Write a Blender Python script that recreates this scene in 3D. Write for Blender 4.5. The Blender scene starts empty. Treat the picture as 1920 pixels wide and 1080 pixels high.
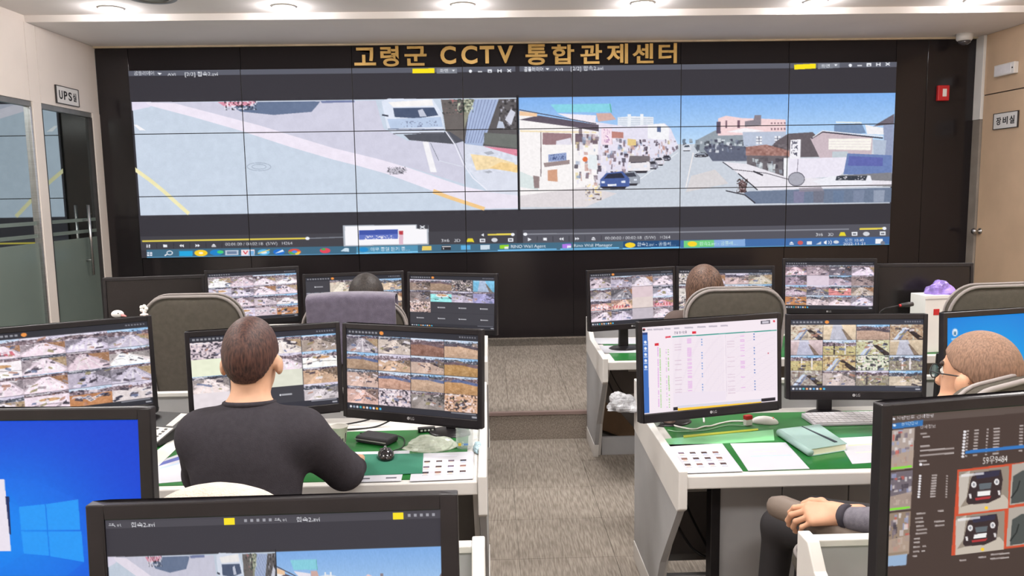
import bpy, bmesh, math, random
import numpy as np
from mathutils import Matrix, Vector

# ------------------------------------------------------------------ camera
SC = bpy.context.scene
COL = SC.collection
FPX = 1500.0
CAMZ = 1.90
YAW, PIT, ROL = math.radians(1.516), math.radians(6.95), math.radians(-0.903)
def basis(yaw, pit, rol):
    F = np.array([math.sin(yaw)*math.cos(pit), math.cos(yaw)*math.cos(pit), -math.sin(pit)])
    r = np.array([math.cos(yaw), -math.sin(yaw), 0.0]); u = np.cross(r, F)
    return F, r*math.cos(rol)+u*math.sin(rol), -r*math.sin(rol)+u*math.cos(rol)
CF, CR, CU = basis(YAW, PIT, ROL)
cam_d = bpy.data.cameras.new('camera'); cam_d.lens = 36*FPX/1920; cam_d.sensor_width = 36
cam_d.clip_start = 0.05; cam_d.clip_end = 60
cam = bpy.data.objects.new('camera', cam_d); COL.objects.link(cam)
cam.matrix_world = Matrix(((CR[0], CU[0], -CF[0], 0), (CR[1], CU[1], -CF[1], 0), (CR[2], CU[2], -CF[2], CAMZ), (0, 0, 0, 1)))
SC.camera = cam
SC.view_settings.view_transform = 'Standard'; SC.view_settings.look = 'None'
SC.view_settings.gamma = 1; SC.view_settings.use_curve_mapping = False
SC.view_settings.exposure = 0.0
w = bpy.data.worlds.new('world'); SC.world = w; w.use_nodes = True
w.node_tree.nodes['Background'].inputs[0].default_value = (0.6, 0.6, 0.62, 1)
w.node_tree.nodes['Background'].inputs[1].default_value = 0.05

def ray(x, y):
    d = CF*FPX + CR*(x-960) - CU*(y-540)
    return d/d[1]
def at(x, y, Y):
    d = ray(x, y); return Vector((d[0]*Y, Y, CAMZ+d[2]*Y))
def atX(x, y, X):
    d = ray(x, y); t = X/d[0]; return Vector((X, t, CAMZ+d[2]*t))
def atZ(x, y, Z):
    d = ray(x, y); t = (Z-CAMZ)/d[2]; return Vector((d[0]*t, t, Z))

# room constants
D = 9.08                  # depth of the black wall
ZP = 0.217                # front platform height
ZC = 3.52                 # lower ceiling by the wall
ZC2 = 3.58                # main ceiling
XL, XR = -4.262, 5.515    # side walls
YB = -2.6                 # wall behind the camera

# ceiling fittings over the desks (the room's own lights, above the frame)
LIGHT_PANELS = [(x, y) for y in (-0.4, 2.4, 5.2) for x in (-2.9, 0.6, 4.0)]
PANEL_W = 57.0
DOWN_W = 12.0

# ------------------------------------------------------------------ colour and materials
def lin(c):
    c = np.asarray(c, float)/255.0
    return np.where(c <= 0.04045, c/12.92, ((c+0.055)/1.055)**2.4)
def L4(c): return tuple(float(v) for v in lin(c))+(1.0,)
MATS = {}
def mat(name, col=(128, 128, 128), rough=0.6, metal=0.0, var=0.06, scale=6.0, bump=0.0, bscale=None, spec=0.5, coat=0.0,
        stretch=(1, 1, 1), alpha=1.0, trans=0.0, ior=1.45, emit=None, estr=1.0, sheen=0.0, coat_rough=0.05):
    if name in MATS: return MATS[name]
    m = bpy.data.materials.new(name); m.use_nodes = True
    nt = m.node_tree; N = nt.nodes; K = nt.links
    b = N['Principled BSDF']
    b.inputs['Roughness'].default_value = rough; b.inputs['Metallic'].default_value = metal
    b.inputs['Specular IOR Level'].default_value = spec; b.inputs['Coat Weight'].default_value = coat
    b.inputs['Coat Roughness'].default_value = coat_rough
    b.inputs['Alpha'].default_value = alpha; b.inputs['Transmission Weight'].default_value = trans
    b.inputs['IOR'].default_value = ior; b.inputs['Sheen Weight'].default_value = sheen
    tc = N.new('ShaderNodeTexCoord'); mp = N.new('ShaderNodeMapping'); mp.inputs['Scale'].default_value = stretch
    nz = N.new('ShaderNodeTexNoise'); nz.inputs['Scale'].default_value = scale; nz.inputs['Detail'].default_value = 4
    K.new(tc.outputs['Object'], mp.inputs[0]); K.new(mp.outputs[0], nz.inputs['Vector'])
    rp = N.new('ShaderNodeValToRGB'); c = lin(col)
    lo = np.clip(c*(1-var*2), 0, 1); hi = np.clip(c*(1+var*2), 0, 1)
    rp.color_ramp.elements[0].position = 0.3; rp.color_ramp.elements[1].position = 0.7
    rp.color_ramp.elements[0].color = (*lo, 1); rp.color_ramp.elements[1].color = (*hi, 1)
    K.new(nz.outputs['Fac'], rp.inputs['Fac']); K.new(rp.outputs['Color'], b.inputs['Base Color'])
    if bump:
        n2 = N.new('ShaderNodeTexNoise'); n2.inputs['Scale'].default_value = bscale or scale*8; n2.inputs['Detail'].default_value = 3
        K.new(mp.outputs[0], n2.inputs['Vector'])
        bp = N.new('ShaderNodeBump'); bp.inputs['Strength'].default_value = bump; bp.inputs['Distance'].default_value = 0.01
        K.new(n2.outputs['Fac'], bp.inputs['Height']); K.new(bp.outputs['Normal'], b.inputs['Normal'])
    if emit is not None:
        b.inputs['Emission Color'].default_value = L4(emit); b.inputs['Emission Strength'].default_value = estr
    MATS[name] = m
    return m
def screen_mat(name, strength):
    if name in MATS: return MATS[name]
    m = bpy.data.materials.new(name); m.use_nodes = True
    nt = m.node_tree; b = nt.nodes['Principled BSDF']
    a = nt.nodes.new('ShaderNodeAttribute'); a.attribute_name = 'picture'
    b.inputs['Base Color'].default_value = (0.012, 0.012, 0.014, 1); b.inputs['Roughness'].default_value = 0.7
    b.inputs['Specular IOR Level'].default_value = 0.12
    nt.links.new(a.outputs['Color'], b.inputs['Emission Color']); b.inputs['Emission Strength'].default_value = strength
    MATS[name] = m
    return m

def carpet_mat(name, ca, cb):
    m = bpy.data.materials.new(name); m.use_nodes = True; MATS[name] = m
    nt = m.node_tree; N = nt.nodes; K = nt.links; b = N['Principled BSDF']; b.inputs['Roughness'].default_value = 0.95
    b.inputs['Specular IOR Level'].default_value = 0.1
    g = N.new('ShaderNodeNewGeometry')
    def noise(sx, sy, scale, det):
        mp = N.new('ShaderNodeMapping'); mp.inputs['Scale'].default_value = (sx, sy, sx)
        K.new(g.outputs['Position'], mp.inputs[0])
        n = N.new('ShaderNodeTexNoise'); n.inputs['Scale'].default_value = scale; n.inputs['Detail'].default_value = det
        K.new(mp.outputs[0], n.inputs['Vector']); return n
    n1 = noise(3.4, 0.3, 32, 3); n2 = noise(1, 1, 2.2, 2)
    r1 = N.new('ShaderNodeValToRGB'); r1.color_ramp.elements[0].position = 0.36; r1.color_ramp.elements[1].position = 0.66
    r1.color_ramp.elements[0].color = L4(ca); r1.color_ramp.elements[1].color = L4(cb)
    K.new(n1.outputs['Fac'], r1.inputs['Fac'])
    oi = N.new('ShaderNodeObjectInfo')
    mr = N.new('ShaderNodeMapRange'); mr.inputs['To Min'].default_value = 0.955; mr.inputs['To Max'].default_value = 1.035
    K.new(oi.outputs['Random'], mr.inputs['Value'])
    m2 = N.new('ShaderNodeMapRange'); m2.inputs['From Min'].default_value = 0.3; m2.inputs['From Max'].default_value = 0.7
    m2.inputs['To Min'].default_value = 0.93; m2.inputs['To Max'].default_value = 1.05
    K.new(n2.outputs['Fac'], m2.inputs['Value'])
    mu = N.new('ShaderNodeMath'); mu.operation = 'MULTIPLY'; K.new(mr.outputs[0], mu.inputs[0]); K.new(m2.outputs[0], mu.inputs[1])
    vm = N.new('ShaderNodeVectorMath'); vm.operation = 'SCALE'; K.new(r1.outputs['Color'], vm.inputs[0]); K.new(mu.outputs[0], vm.inputs['Scale'])
    K.new(vm.outputs[0], b.inputs['Base Color'])
    bp = N.new('ShaderNodeBump'); bp.inputs['Strength'].default_value = 0.35; bp.inputs['Distance'].default_value = 0.004
    K.new(n1.outputs['Fac'], bp.inputs['Height']); K.new(bp.outputs['Normal'], b.inputs['Normal'])
    return m

def mirror_glass(name, tint, refl, opac, rough=0.02):
    """coated door glass: part mirror, part dark see-through"""
    m = bpy.data.materials.new(name); m.use_nodes = True; MATS[name] = m
    nt = m.node_tree; N = nt.nodes; K = nt.links
    for n in list(N):
        if n.type != 'OUTPUT_MATERIAL': N.remove(n)
    out = [n for n in N if n.type == 'OUTPUT_MATERIAL'][0]
    gl = N.new('ShaderNodeBsdfGlossy'); gl.inputs['Roughness'].default_value = rough; gl.inputs['Color'].default_value = (0.86, 0.95, 0.94, 1)
    tr = N.new('ShaderNodeBsdfTransparent'); tr.inputs['Color'].default_value = L4(tint)
    nz = N.new('ShaderNodeTexNoise'); nz.inputs['Scale'].default_value = 3.0
    df = N.new('ShaderNodeBsdfDiffuse'); rp = N.new('ShaderNodeValToRGB')
    c = lin(opac[0]); rp.color_ramp.elements[0].color = (*(c*0.9), 1); rp.color_ramp.elements[1].color = (*(c*1.1), 1)
    K.new(nz.outputs['Fac'], rp.inputs['Fac']); K.new(rp.outputs[0], df.inputs['Color'])
    m1 = N.new('ShaderNodeMixShader'); m1.inputs[0].default_value = opac[1]; K.new(tr.outputs[0], m1.inputs[1]); K.new(df.outputs[0], m1.inputs[2])
    fr = N.new('ShaderNodeFresnel'); fr.inputs['IOR'].default_value = 1.5
    ad = N.new('ShaderNodeMath'); ad.operation = 'ADD'; ad.use_clamp = True; ad.inputs[1].default_value = refl; K.new(fr.outputs[0], ad.inputs[0])
    m2 = N.new('ShaderNodeMixShader'); K.new(ad.outputs[0], m2.inputs[0]); K.new(m1.outputs[0], m2.inputs[1]); K.new(gl.outputs[0], m2.inputs[2])
    K.new(m2.outputs[0], out.inputs[0])
    return m

# ------------------------------------------------------------------ object helpers
def link(o, parent=None):
    COL.objects.link(o)
    if parent is not None: o.parent = parent
    return o
def tag(o, label=None, cat=None, group=None, kind=None):
    if label: o['label'] = label
    if cat: o['category'] = cat
    if group: o['group'] = group
    if kind: o['kind'] = kind
    return o
def empty(name, loc=(0, 0, 0), rz=0.0, label=None, cat=None, group=None, kind=None):
    o = bpy.data.objects.new(name, None); o.empty_display_size = 0.1
    o.location = loc; o.rotation_euler = (0, 0, rz); link(o)
    return tag(o, label, cat, group, kind)
def copy_tree(o, parent=None):
    c = o.copy(); COL.objects.link(c); c.parent = parent
    if parent is not None: c.matrix_parent_inverse = o.matrix_parent_inverse
    for ch in o.children: copy_tree(ch, c)
    return c
class MB:
    def __init__(s): s.v = []; s.f = []; s.mi = []; s.cur = 0
    def add(s, vs, fs):
        n = len(s.v); s.v += [tuple(v) for v in vs]; s.f += [tuple(i+n for i in f) for f in fs]; s.mi += [s.cur]*len(fs); return s
    def box(s, x0, y0, z0, x1, y1, z1, M=None):
        vs = [Vector(p) for p in ((x0, y0, z0), (x1, y0, z0), (x1, y1, z0), (x0, y1, z0), (x0, y0, z1), (x1, y0, z1), (x1, y1, z1), (x0, y1, z1))]
        if M is not None: vs = [M @ v for v in vs]
        return s.add(vs, [(0, 3, 2, 1), (4, 5, 6, 7), (0, 1, 5, 4), (1, 2, 6, 5), (2, 3, 7, 6), (3, 0, 4, 7)])
    def prism(s, pts, vec, M=None):
        """closed polygon pts (3D) extruded along vec"""
        a = [Vector(p) for p in pts]; vec = Vector(vec); b = [p+vec for p in a]; n = len(a)
        vs = a+b
        if M is not None: vs = [M @ v for v in vs]
        nrm = Vector((0, 0, 0))
        for i in range(n): nrm += a[i].cross(a[(i+1) % n])
        fl = nrm.dot(vec) > 0
        f0 = tuple(range(n)); f1 = tuple(range(n, 2*n))
        fs = [f0[::-1] if fl else f0, f1 if fl else f1[::-1]]
        for i in range(n):
            j = (i+1) % n; q = (i, j, n+j, n+i); fs.append(q if fl else q[::-1])
        return s.add(vs, fs)
    def tube(s, pts, r, seg=8, closed=False, cap=True):
        P = [Vector(p) for p in pts]; n = len(P); rr = r if isinstance(r, (list, tuple)) else [r]*n
        up = Vector((0, 0, 1)); rings = []; prev = None
        for i in range(n):
            if closed: t = P[(i+1) % n]-P[i-1]
            else: t = P[min(i+1, n-1)]-P[max(i-1, 0)]
            t.normalize()
            if prev is None:
                a = t.cross(up if abs(t.z) < 0.9 else Vector((1, 0, 0))); a.normalize()
            else:
                a = prev-t*prev.dot(t)
                if a.length < 1e-5: a = t.orthogonal()
                a.normalize()
            prev = a.copy(); b = t.cross(a)
            rings.append([P[i]+(a*math.cos(2*math.pi*k/seg)+b*math.sin(2*math.pi*k/seg))*rr[i] for k in range(seg)])
        vs = [v for R in rings for v in R]; fs = []
        m = n if closed else n-1
        for i in range(m):
            j = (i+1) % n
            for k in range(seg):
                l = (k+1) % seg; fs.append((i*seg+k, i*seg+l, j*seg+l, j*seg+k))
        if cap and not closed:
            fs.append(tuple(range(seg))[::-1]); fs.append(tuple((n-1)*seg+k for k in range(seg)))
        return s.add(vs, fs)
    def lathe(s, prof, seg=20, M=None, c=(0, 0, 0)):
        """prof: list of (r,z) bottom to top, revolved about z"""
        vs = []; fs = []; c = Vector(c)
        for r, z in prof:
            for k in range(seg):
                a = 2*math.pi*k/seg; v = Vector((r*math.cos(a), r*math.sin(a), z))
                vs.append((M @ v if M is not None else v)+c)
        n = len(prof)
        for i in range(n-1):
            for k in range(seg):
                l = (k+1) % seg; fs.append((i*seg+k, i*seg+l, (i+1)*seg+l, (i+1)*seg+k))
        if prof[0][0] > 1e-6: fs.append(tuple(range(seg))[::-1])
        if prof[-1][0] > 1e-6: fs.append(tuple((n-1)*seg+k for k in range(seg)))
        return s.add(vs, fs)
    def grid(s, fn, nu, nv, closed_u=False, flip=False):
        vs = [fn(i/(nu-1) if not closed_u else i/nu, j/(nv-1)) for j in range(nv) for i in range(nu)]; fs = []
        mu = nu if closed_u else nu-1
        for j in range(nv-1):
            for i in range(mu):
                k = (i+1) % nu; q = (j*nu+i, j*nu+k, (j+1)*nu+k, (j+1)*nu+i); fs.append(q[::-1] if flip else q)
        return s.add(vs, fs)
    def mesh(s, name, mats, smooth=False):
        me = bpy.data.meshes.new(name); me.from_pydata([tuple(v) for v in s.v], [], s.f); me.update()
        for m in (mats if isinstance(mats, (list, tuple)) else [mats]): me.materials.append(m)
        if any(s.mi): me.polygons.foreach_set('material_index', s.mi)
        if smooth: me.polygons.foreach_set('use_smooth', [True]*len(me.polygons))
        return me
    def build(s, name, mats, parent=None, smooth=False, bevel=0.0, seg=2, sub=0):
        me = s.mesh(name, mats, smooth)
        o = link(bpy.data.objects.new(name, me), parent)
        if bevel:
            bm = bmesh.new(); bm.from_mesh(me)
            bmesh.ops.remove_doubles(bm, verts=bm.verts, dist=1e-5)
            ed = [e for e in bm.edges if len(e.link_faces) == 2 and e.calc_face_angle(0) > 0.5]
            bmesh.ops.bevel(bm, geom=ed, offset=bevel, segments=seg, affect='EDGES', profile=0.5)
            bm.to_mesh(me); bm.free()
        if sub:
            md = o.modifiers.new('smooth', 'SUBSURF'); md.levels = sub; md.render_levels = sub
        return o
def rbox(name, x0, y0, z0, x1, y1, z1, m, parent=None, bev=0.004, M=None):
    return MB().box(x0, y0, z0, x1, y1, z1, M).build(name, m, parent, bevel=bev)
def struct(o): o['kind'] = 'structure'; return o

TXT = {}
def text_tris(s):
    """2D triangles of a string set in the built-in font, size 1; returns (n,3,2) array and width"""
    if s in TXT: return TXT[s]
    me = text_mesh(s)
    me.calc_loop_triangles()
    co = np.empty(len(me.vertices)*3); me.vertices.foreach_get('co', co); co = co.reshape(-1, 3)[:, :2]
    t = np.empty(len(me.loop_triangles)*3, int); me.loop_triangles.foreach_get('vertices', t); t = t.reshape(-1, 3)
    bpy.data.meshes.remove(me)
    TXT[s] = (co[t] if len(t) else np.zeros((0, 3, 2)), float(co[:, 0].max()) if len(co) else 0.3)
    return TXT[s]
def text_mesh(s, extrude=0.0, offset=0.0, bevel=0.0):
    c = bpy.data.curves.new('lettering', 'FONT'); c.body = s; c.extrude = extrude; c.offset = offset; c.resolution_u = 4
    o = bpy.data.objects.new('lettering', c); COL.objects.link(o)
    dg = bpy.context.evaluated_depsgraph_get(); dg.update()
    me = bpy.data.meshes.new_from_object(o.evaluated_get(dg))
    bpy.data.objects.remove(o); bpy.data.curves.remove(c)
    return me

# ------------------------------------------------------------------ painting canvas for the screens
class Cv:
    def __init__(s, w, h, bg=(40, 40, 44), S=2, mp=None):
        s.w, s.h, s.S = w, h, S; s.a = np.empty((h*S, w*S, 3), np.float32); s.a[:] = np.array(bg, np.float32)
        s.mp = mp; s.rng = np.random.default_rng(7)
    def P(s, p):
        u, v = s.mp(p[0], p[1]) if s.mp else p
        return u*s.w*s.S, v*s.h*s.S
    def _mix(s, y0, y1, x0, x1, m, col, al):
        r = s.a[y0:y1, x0:x1]; k = (m*al)[..., None]
        r += (np.asarray(col, np.float32)-r)*k
    def poly(s, pts, col, al=1.0, raw=False):
        q = np.array(pts if raw else [s.P(p) for p in pts], float)
        H, W = s.a.shape[:2]
        x0, x1 = int(max(0, math.floor(q[:, 0].min()))), int(min(W, math.ceil(q[:, 0].max())+1))
        y0, y1 = int(max(0, math.floor(q[:, 1].min()))), int(min(H, math.ceil(q[:, 1].max())+1))
        if x1 <= x0 or y1 <= y0: return
        X = np.arange(x0, x1)[None, :]+0.5; Y = np.arange(y0, y1)[:, None]+0.5
        m = np.zeros((y1-y0, x1-x0), bool); n = len(q)
        for i in range(n):
            ax, ay = q[i]; bx, by = q[(i+1) % n]
            if ay == by: continue
            c = ((ay > Y) != (by > Y)) & (X < (bx-ax)*(Y-ay)/(by-ay)+ax)
            m ^= c
        s._mix(y0, y1, x0, x1, m.astype(np.float32), col, al)
    def rect(s, x0, y0, x1, y1, col, al=1.0): s.poly([(x0, y0), (x1, y0), (x1, y1), (x0, y1)], col, al)
    def ell(s, cx, cy, rx, ry, col, al=1.0, n=20):
        s.poly([(cx+rx*math.cos(2*math.pi*k/n), cy+ry*math.sin(2*math.pi*k/n)) for k in range(n)], col, al)
    def line(s, pts, wd, col, al=1.0):
        """wd in output pixels"""
        q = [np.array(s.P(p)) for p in pts]; hw = wd*s.S/2
        for a, b in zip(q[:-1], q[1:]):
            t = b-a; L = np.hypot(*t)
            if L < 1e-6: continue
            nn = np.array([-t[1], t[0]])/L*hw
            s.poly([a+nn, b+nn, b-nn, a-nn], col, al, raw=True)
    def text(s, st, x, y, hgt, col, al=1.0, wid=None, bold=0.0):
        """baseline-left at (x,y); hgt = cap height in output pixels"""
        t, adv = text_tris(st)
        if not len(t): return
        px, py = s.P((x, y)); k = hgt*s.S/0.72; kx = k if wid is None else wid*s.S/max(adv, 1e-6)
        H, W = s.a.shape[:2]
        xs = px+t[:, :, 0]*kx; ys = py-t[:, :, 1]*k
        bx0, bx1 = int(max(0, xs.min()-1)), int(min(W, xs.max()+2)); by0, by1 = int(max(0, ys.min()-1)), int(min(H, ys.max()+2))
        if bx1 <= bx0 or by1 <= by0: return
        m = np.zeros((by1-by0, bx1-bx0), bool)
        for a in range(len(t)):
            x_, y_ = xs[a], ys[a]
            i0, i1 = int(max(bx0, math.floor(x_.min()))), int(min(bx1, math.ceil(x_.max())+1)); j0, j1 = int(max(by0, math.floor(y_.min()))), int(min(by1, math.ceil(y_.max())+1))
            if i1 <= i0 or j1 <= j0: continue
            X = np.arange(i0, i1)[None, :]+0.5; Y = np.arange(j0, j1)[:, None]+0.5
            d = [(x_[(e+1) % 3]-x_[e])*(Y-y_[e])-(y_[(e+1) % 3]-y_[e])*(X-x_[e]) for e in range(3)]
            ins = ((d[0] >= 0) & (d[1] >= 0) & (d[2] >= 0)) | ((d[0] <= 0) & (d[1] <= 0) & (d[2] <= 0))
            m[j0-by0:j1-by0, i0-bx0:i1-bx0] |= ins
        mf = m.astype(np.float32)
        if bold:
            mf = np.maximum(mf, np.roll(mf, 1, 1)); 
        s._mix(by0, by1, bx0, bx1, mf, col, al)
    def vnoise(s, H, W, cell, seed):
        r = np.random.default_rng(seed); gh, gw = max(2, int(H/cell)+2), max(2, int(W/cell)+2)
        g = r.random((gh, gw)); ys = np.linspace(0, gh-1.001, H); xs = np.linspace(0, gw-1.001, W)
        y0 = ys.astype(int); x0 = xs.astype(int); fy = (ys-y0)[:, None]; fx = (xs-x0)[None, :]
        fy = fy*fy*(3-2*fy); fx = fx*fx*(3-2*fx)
        a = g[np.ix_(y0, x0)]; b = g[np.ix_(y0, x0+1)]; c = g[np.ix_(y0+1, x0)]; d = g[np.ix_(y0+1, x0+1)]
        return (a*(1-fx)+b*fx)*(1-fy)+(c*(1-fx)+d*fx)*fy
    def box(s, x0, y0, x1, y1):
        a = s.P((x0, y0)); b = s.P((x1, y1)); H, W = s.a.shape[:2]
        return int(max(0, min(a[1], b[1]))), int(min(H, max(a[1], b[1]))), int(max(0, min(a[0], b[0]))), int(min(W, max(a[0], b[0])))
    def grain(s, x0, y0, x1, y1, amp, cell, seed):
        j0, j1, i0, i1 = s.box(x0, y0, x1, y1)
        if j1-j0 < 2 or i1-i0 < 2: return
        n = s.vnoise(j1-j0, i1-i0, cell*s.S, seed)-0.5
        s.a[j0:j1, i0:i1] += (n*2*amp)[..., None]
    def flecks(s, x0, y0, x1, y1, cell, seed, dark=(35, 32, 40), light=(245, 240, 248), td=0.3, tl=0.72, al=0.9):
        j0, j1, i0, i1 = s.box(x0, y0, x1, y1)
        if j1-j0 < 2 or i1-i0 < 2: return
        n = s.vnoise(j1-j0, i1-i0, cell*s.S, seed)
        if td: s._mix(j0, j1, i0, i1, np.clip((td-n)*5, 0, 1).astype(np.float32), dark, al)
        if tl: s._mix(j0, j1, i0, i1, np.clip((n-tl)*5, 0, 1).astype(np.float32), light, al)
    def clutter(s, x0, y0, x1, y1, n, seed, cols, w=(3, 9), h=(3, 12), al=0.85):
        R = random.Random(seed)
        for _ in range(n):
            x, y = R.uniform(x0, x1), R.uniform(y0, y1); a, b = R.uniform(*w)/2, R.uniform(*h)/2; k = R.uniform(-0.3, 0.3)*b
            s.poly([(x-a, y-b), (x+a, y-b+k*0.4), (x+a+k, y+b), (x-a+k, y+b)], R.choice(cols), al*R.uniform(0.6, 1))
    def vgrad(s, x0, y0, x1, y1, c0, c1):
        j0, j1, i0, i1 = s.box(x0, y0, x1, y1); t = np.linspace(0, 1, max(1, j1-j0))[:, None, None]
        s.a[j0:j1, i0:i1] = np.array(c0)*(1-t)+np.array(c1)*t
    def out(s):
        S = s.S; h, w = s.h, s.w
        return np.clip(s.a.reshape(h, S, w, S, 3).mean((1, 3)), 0, 255)
def resample(img, w, h):
    H, W = img.shape[:2]; ys = np.linspace(0, H-1.001, h); xs = np.linspace(0, W-1.001, w)
    y0 = ys.astype(int); x0 = xs.astype(int); fy = (ys-y0)[:, None, None]; fx = (xs-x0)[None, :, None]
    return (img[np.ix_(y0, x0)]*(1-fx)+img[np.ix_(y0, x0+1)]*fx)*(1-fy)+(img[np.ix_(y0+1, x0)]*(1-fx)+img[np.ix_(y0+1, x0+1)]*fx)*fy
def picture_mesh(name, img, org, du, dv, m):
    """a flat lattice of vertices coloured from img (h,w,3); org = top-left corner, du, dv = full width/height vectors"""
    h, w = img.shape[:2]
    U, V = np.meshgrid(np.linspace(0, 1, w), np.linspace(0, 1, h))
    co = np.array(org)[None, None]+U[..., None]*np.array(du)+V[..., None]*np.array(dv)
    i = np.arange(w-1)[None, :]+np.arange(h-1)[:, None]*w
    q = np.stack([i, i+w, i+w+1, i+1], -1).reshape(-1)
    nq = (w-1)*(h-1)
    me = bpy.data.meshes.new(name); me.vertices.add(w*h); me.vertices.foreach_set('co', co.reshape(-1).astype(np.float32))
    me.loops.add(nq*4); me.loops.foreach_set('vertex_index', q.astype(np.int32))
    me.polygons.add(nq); me.polygons.foreach_set('loop_start', np.arange(0, nq*4, 4, dtype=np.int32))
    me.update(calc_edges=True)
    at_ = me.attributes.new('picture', 'FLOAT_COLOR', 'POINT')
    rgba = np.ones((h*w, 4), np.float32); rgba[:, :3] = lin(img.reshape(-1, 3)); at_.data.foreach_set('color', rgba.reshape(-1))
    me.materials.append(m)
    return me
# ------------------------------------------------------------------ materials of the room
M_carpet = carpet_mat('carpet', (122, 113, 104), (153, 144, 134))
M_riser = carpet_mat('riser_carpet', (120, 110, 101), (154, 143, 132))
M_ceil = mat('ceiling_paint', (236, 231, 228), 0.9, var=0.015, scale=1.5, spec=0.1)
M_cream = mat('cream_panel', (232, 222, 214), 0.55, var=0.02, scale=2)
M_tan = mat('tan_panel', (208, 180, 151), 0.6, var=0.03, scale=3, bump=0.05, bscale=120)
M_seam = mat('dark_seam', (70, 60, 54), 0.8)
M_blackglass = mat('black_gloss_panel', (33, 29, 31), 0.13, var=0.05, scale=1.0, spec=0.45)
M_blackpl = mat('black_plastic', (30, 27, 29), 0.38, var=0.1, scale=20, spec=0.4)
M_darkpl = mat('dark_grey_plastic', (52, 49, 50), 0.5, var=0.08, scale=15)
M_silver = mat('brushed_metal', (188, 188, 190), 0.28, metal=1.0, var=0.06, scale=10, stretch=(1, 1, 12))
M_alu = mat('dull_aluminium', (150, 150, 148), 0.45, metal=0.7, var=0.05, scale=10)
M_white = mat('white_plastic', (228, 226, 224), 0.45, var=0.015, scale=8)
M_lamin = mat('white_laminate', (212, 208, 204), 0.42, var=0.02, scale=5)
M_grey = mat('grey_laminate', (160, 159, 160), 0.55, var=0.03, scale=5)
M_dgrey = mat('dark_grey_laminate', (140, 136, 132), 0.6, var=0.04, scale=5)
M_green = mat('green_desk_mat', (20, 104, 38), 0.45, var=0.05, scale=4, coat=0.35, coat_rough=0.05)
M_gold = mat('gold_letter_metal', (206, 168, 98), 0.42, metal=0.35, var=0.05, scale=12)
M_red = mat('red_enamel', (196, 40, 44), 0.4, var=0.04)
M_black = mat('black_ink', (24, 22, 24), 0.6)
M_lamp = mat('lamp_diffuser', (255, 250, 245), 0.4, var=0.0, emit=(255, 250, 246), estr=7.0)
M_led = mat('led_panel_diffuser', (255, 252, 248), 0.5, var=0.0, emit=(255, 251, 246), estr=10.5)
M_glass = mirror_glass('coated_door_glass', (70, 78, 76), 0.42, ((62, 66, 64), 0.30))
M_frost = mirror_glass('frosted_film', (120, 135, 128), 0.02, ((124, 137, 130), 0.86), 0.25)
M_upsroom = mat('dark_room_paint', (92, 96, 92), 0.8)

# ------------------------------------------------------------------ floor and platform
YE = 5.95
floor = struct(MB().box(XL-2, YB, -0.1, XR+0.2, YE, -0.006).build('floor', M_carpet))
tile = MB().box(0.0012, 0.0012, -0.006, 0.4988, 0.4988, 0.0).mesh('carpet_tile', M_carpet)
k = 0
for i in range(10):
    for j in range(12):
        x0, y0 = -1.88+0.5*i, -0.05+0.5*j
        if y0+0.5 > YE+0.06: continue
        o = link(bpy.data.objects.new('carpet_tile', tile), floor); o.location = (x0, min(y0, YE-0.5), 0)
platform = struct(MB().box(XL-2, YE, -0.1, XR+0.2, D+0.2, ZP-0.006).build('floor_platform', M_riser))
for i in range(5):
    for j in range(7):
        y0 = YE+0.03+0.5*j
        if y0+0.5 > D+0.45: continue
        o = link(bpy.data.objects.new('carpet_tile', tile), platform); o.location = (-0.88+0.5*i, y0 if y0+0.5 <= D else D-0.5, ZP)
struct(MB().box(XL, YE-0.012, ZP-0.022, XR, YE+0.03, ZP+0.001).build('trim_1', mat('step_nosing', (128, 108, 102), 0.5)))

# ------------------------------------------------------------------ ceiling
YF = 7.78
cb = MB().prism([(XL-2, YB, ZC2), (XL-2, YF, ZC2), (XL-2, YF+0.01, ZC), (XL-2, D+0.2, ZC), (XL-2, D+0.2, ZC+0.3), (XL-2, YB, ZC+0.3)], (XR-XL+2.2, 0, 0))
struct(cb.build('ceiling', M_ceil))
struct(MB().box(XL, D-0.035, ZC-0.018, XR, D, ZC).build('trim_2', mat('ceiling_edge_trim', (206, 192, 168), 0.6)))

# ------------------------------------------------------------------ walls
PW, PH = 1.213, 0.684
VX0, VZ0 = -3.908, 3.262
VX1, VZ1 = VX0+7*PW, VZ0-3*PH
wall_back = struct(MB().box(XL, D+0.02, -0.1, XR, D+0.2, ZC+0.1).build('wall_back', M_blackpl))
g = 0.0025
M_blackmatte = mat('black_matte_fascia', (36, 32, 34), 0.75, var=0.05, scale=1.0, spec=0.2)
def black_panel(x0, x1, z0, z1, m=None):
    rbox('panel', x0+g, D-0.004, z0+g, x1-g, D+0.03, z1-g, m or M_blackglass, wall_back, 0.0015)
black_panel(XL, VX0, ZP, ZC-0.018); black_panel(VX1, VX1+0.36, ZP, ZC-0.018); black_panel(VX1+0.36, XR, ZP, ZC-0.018)
for q in range(7):
    black_panel(VX0+q*PW, VX0+(q+1)*PW, VZ0, ZC-0.018, M_blackmatte)
    black_panel(VX0+q*PW, VX0+(q+1)*PW, ZP, VZ1)
struct(MB().box(XL-2, YB-0.1, -0.1, XR+0.2, YB, ZC+0.2).build('wall_rear', M_cream))

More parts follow.
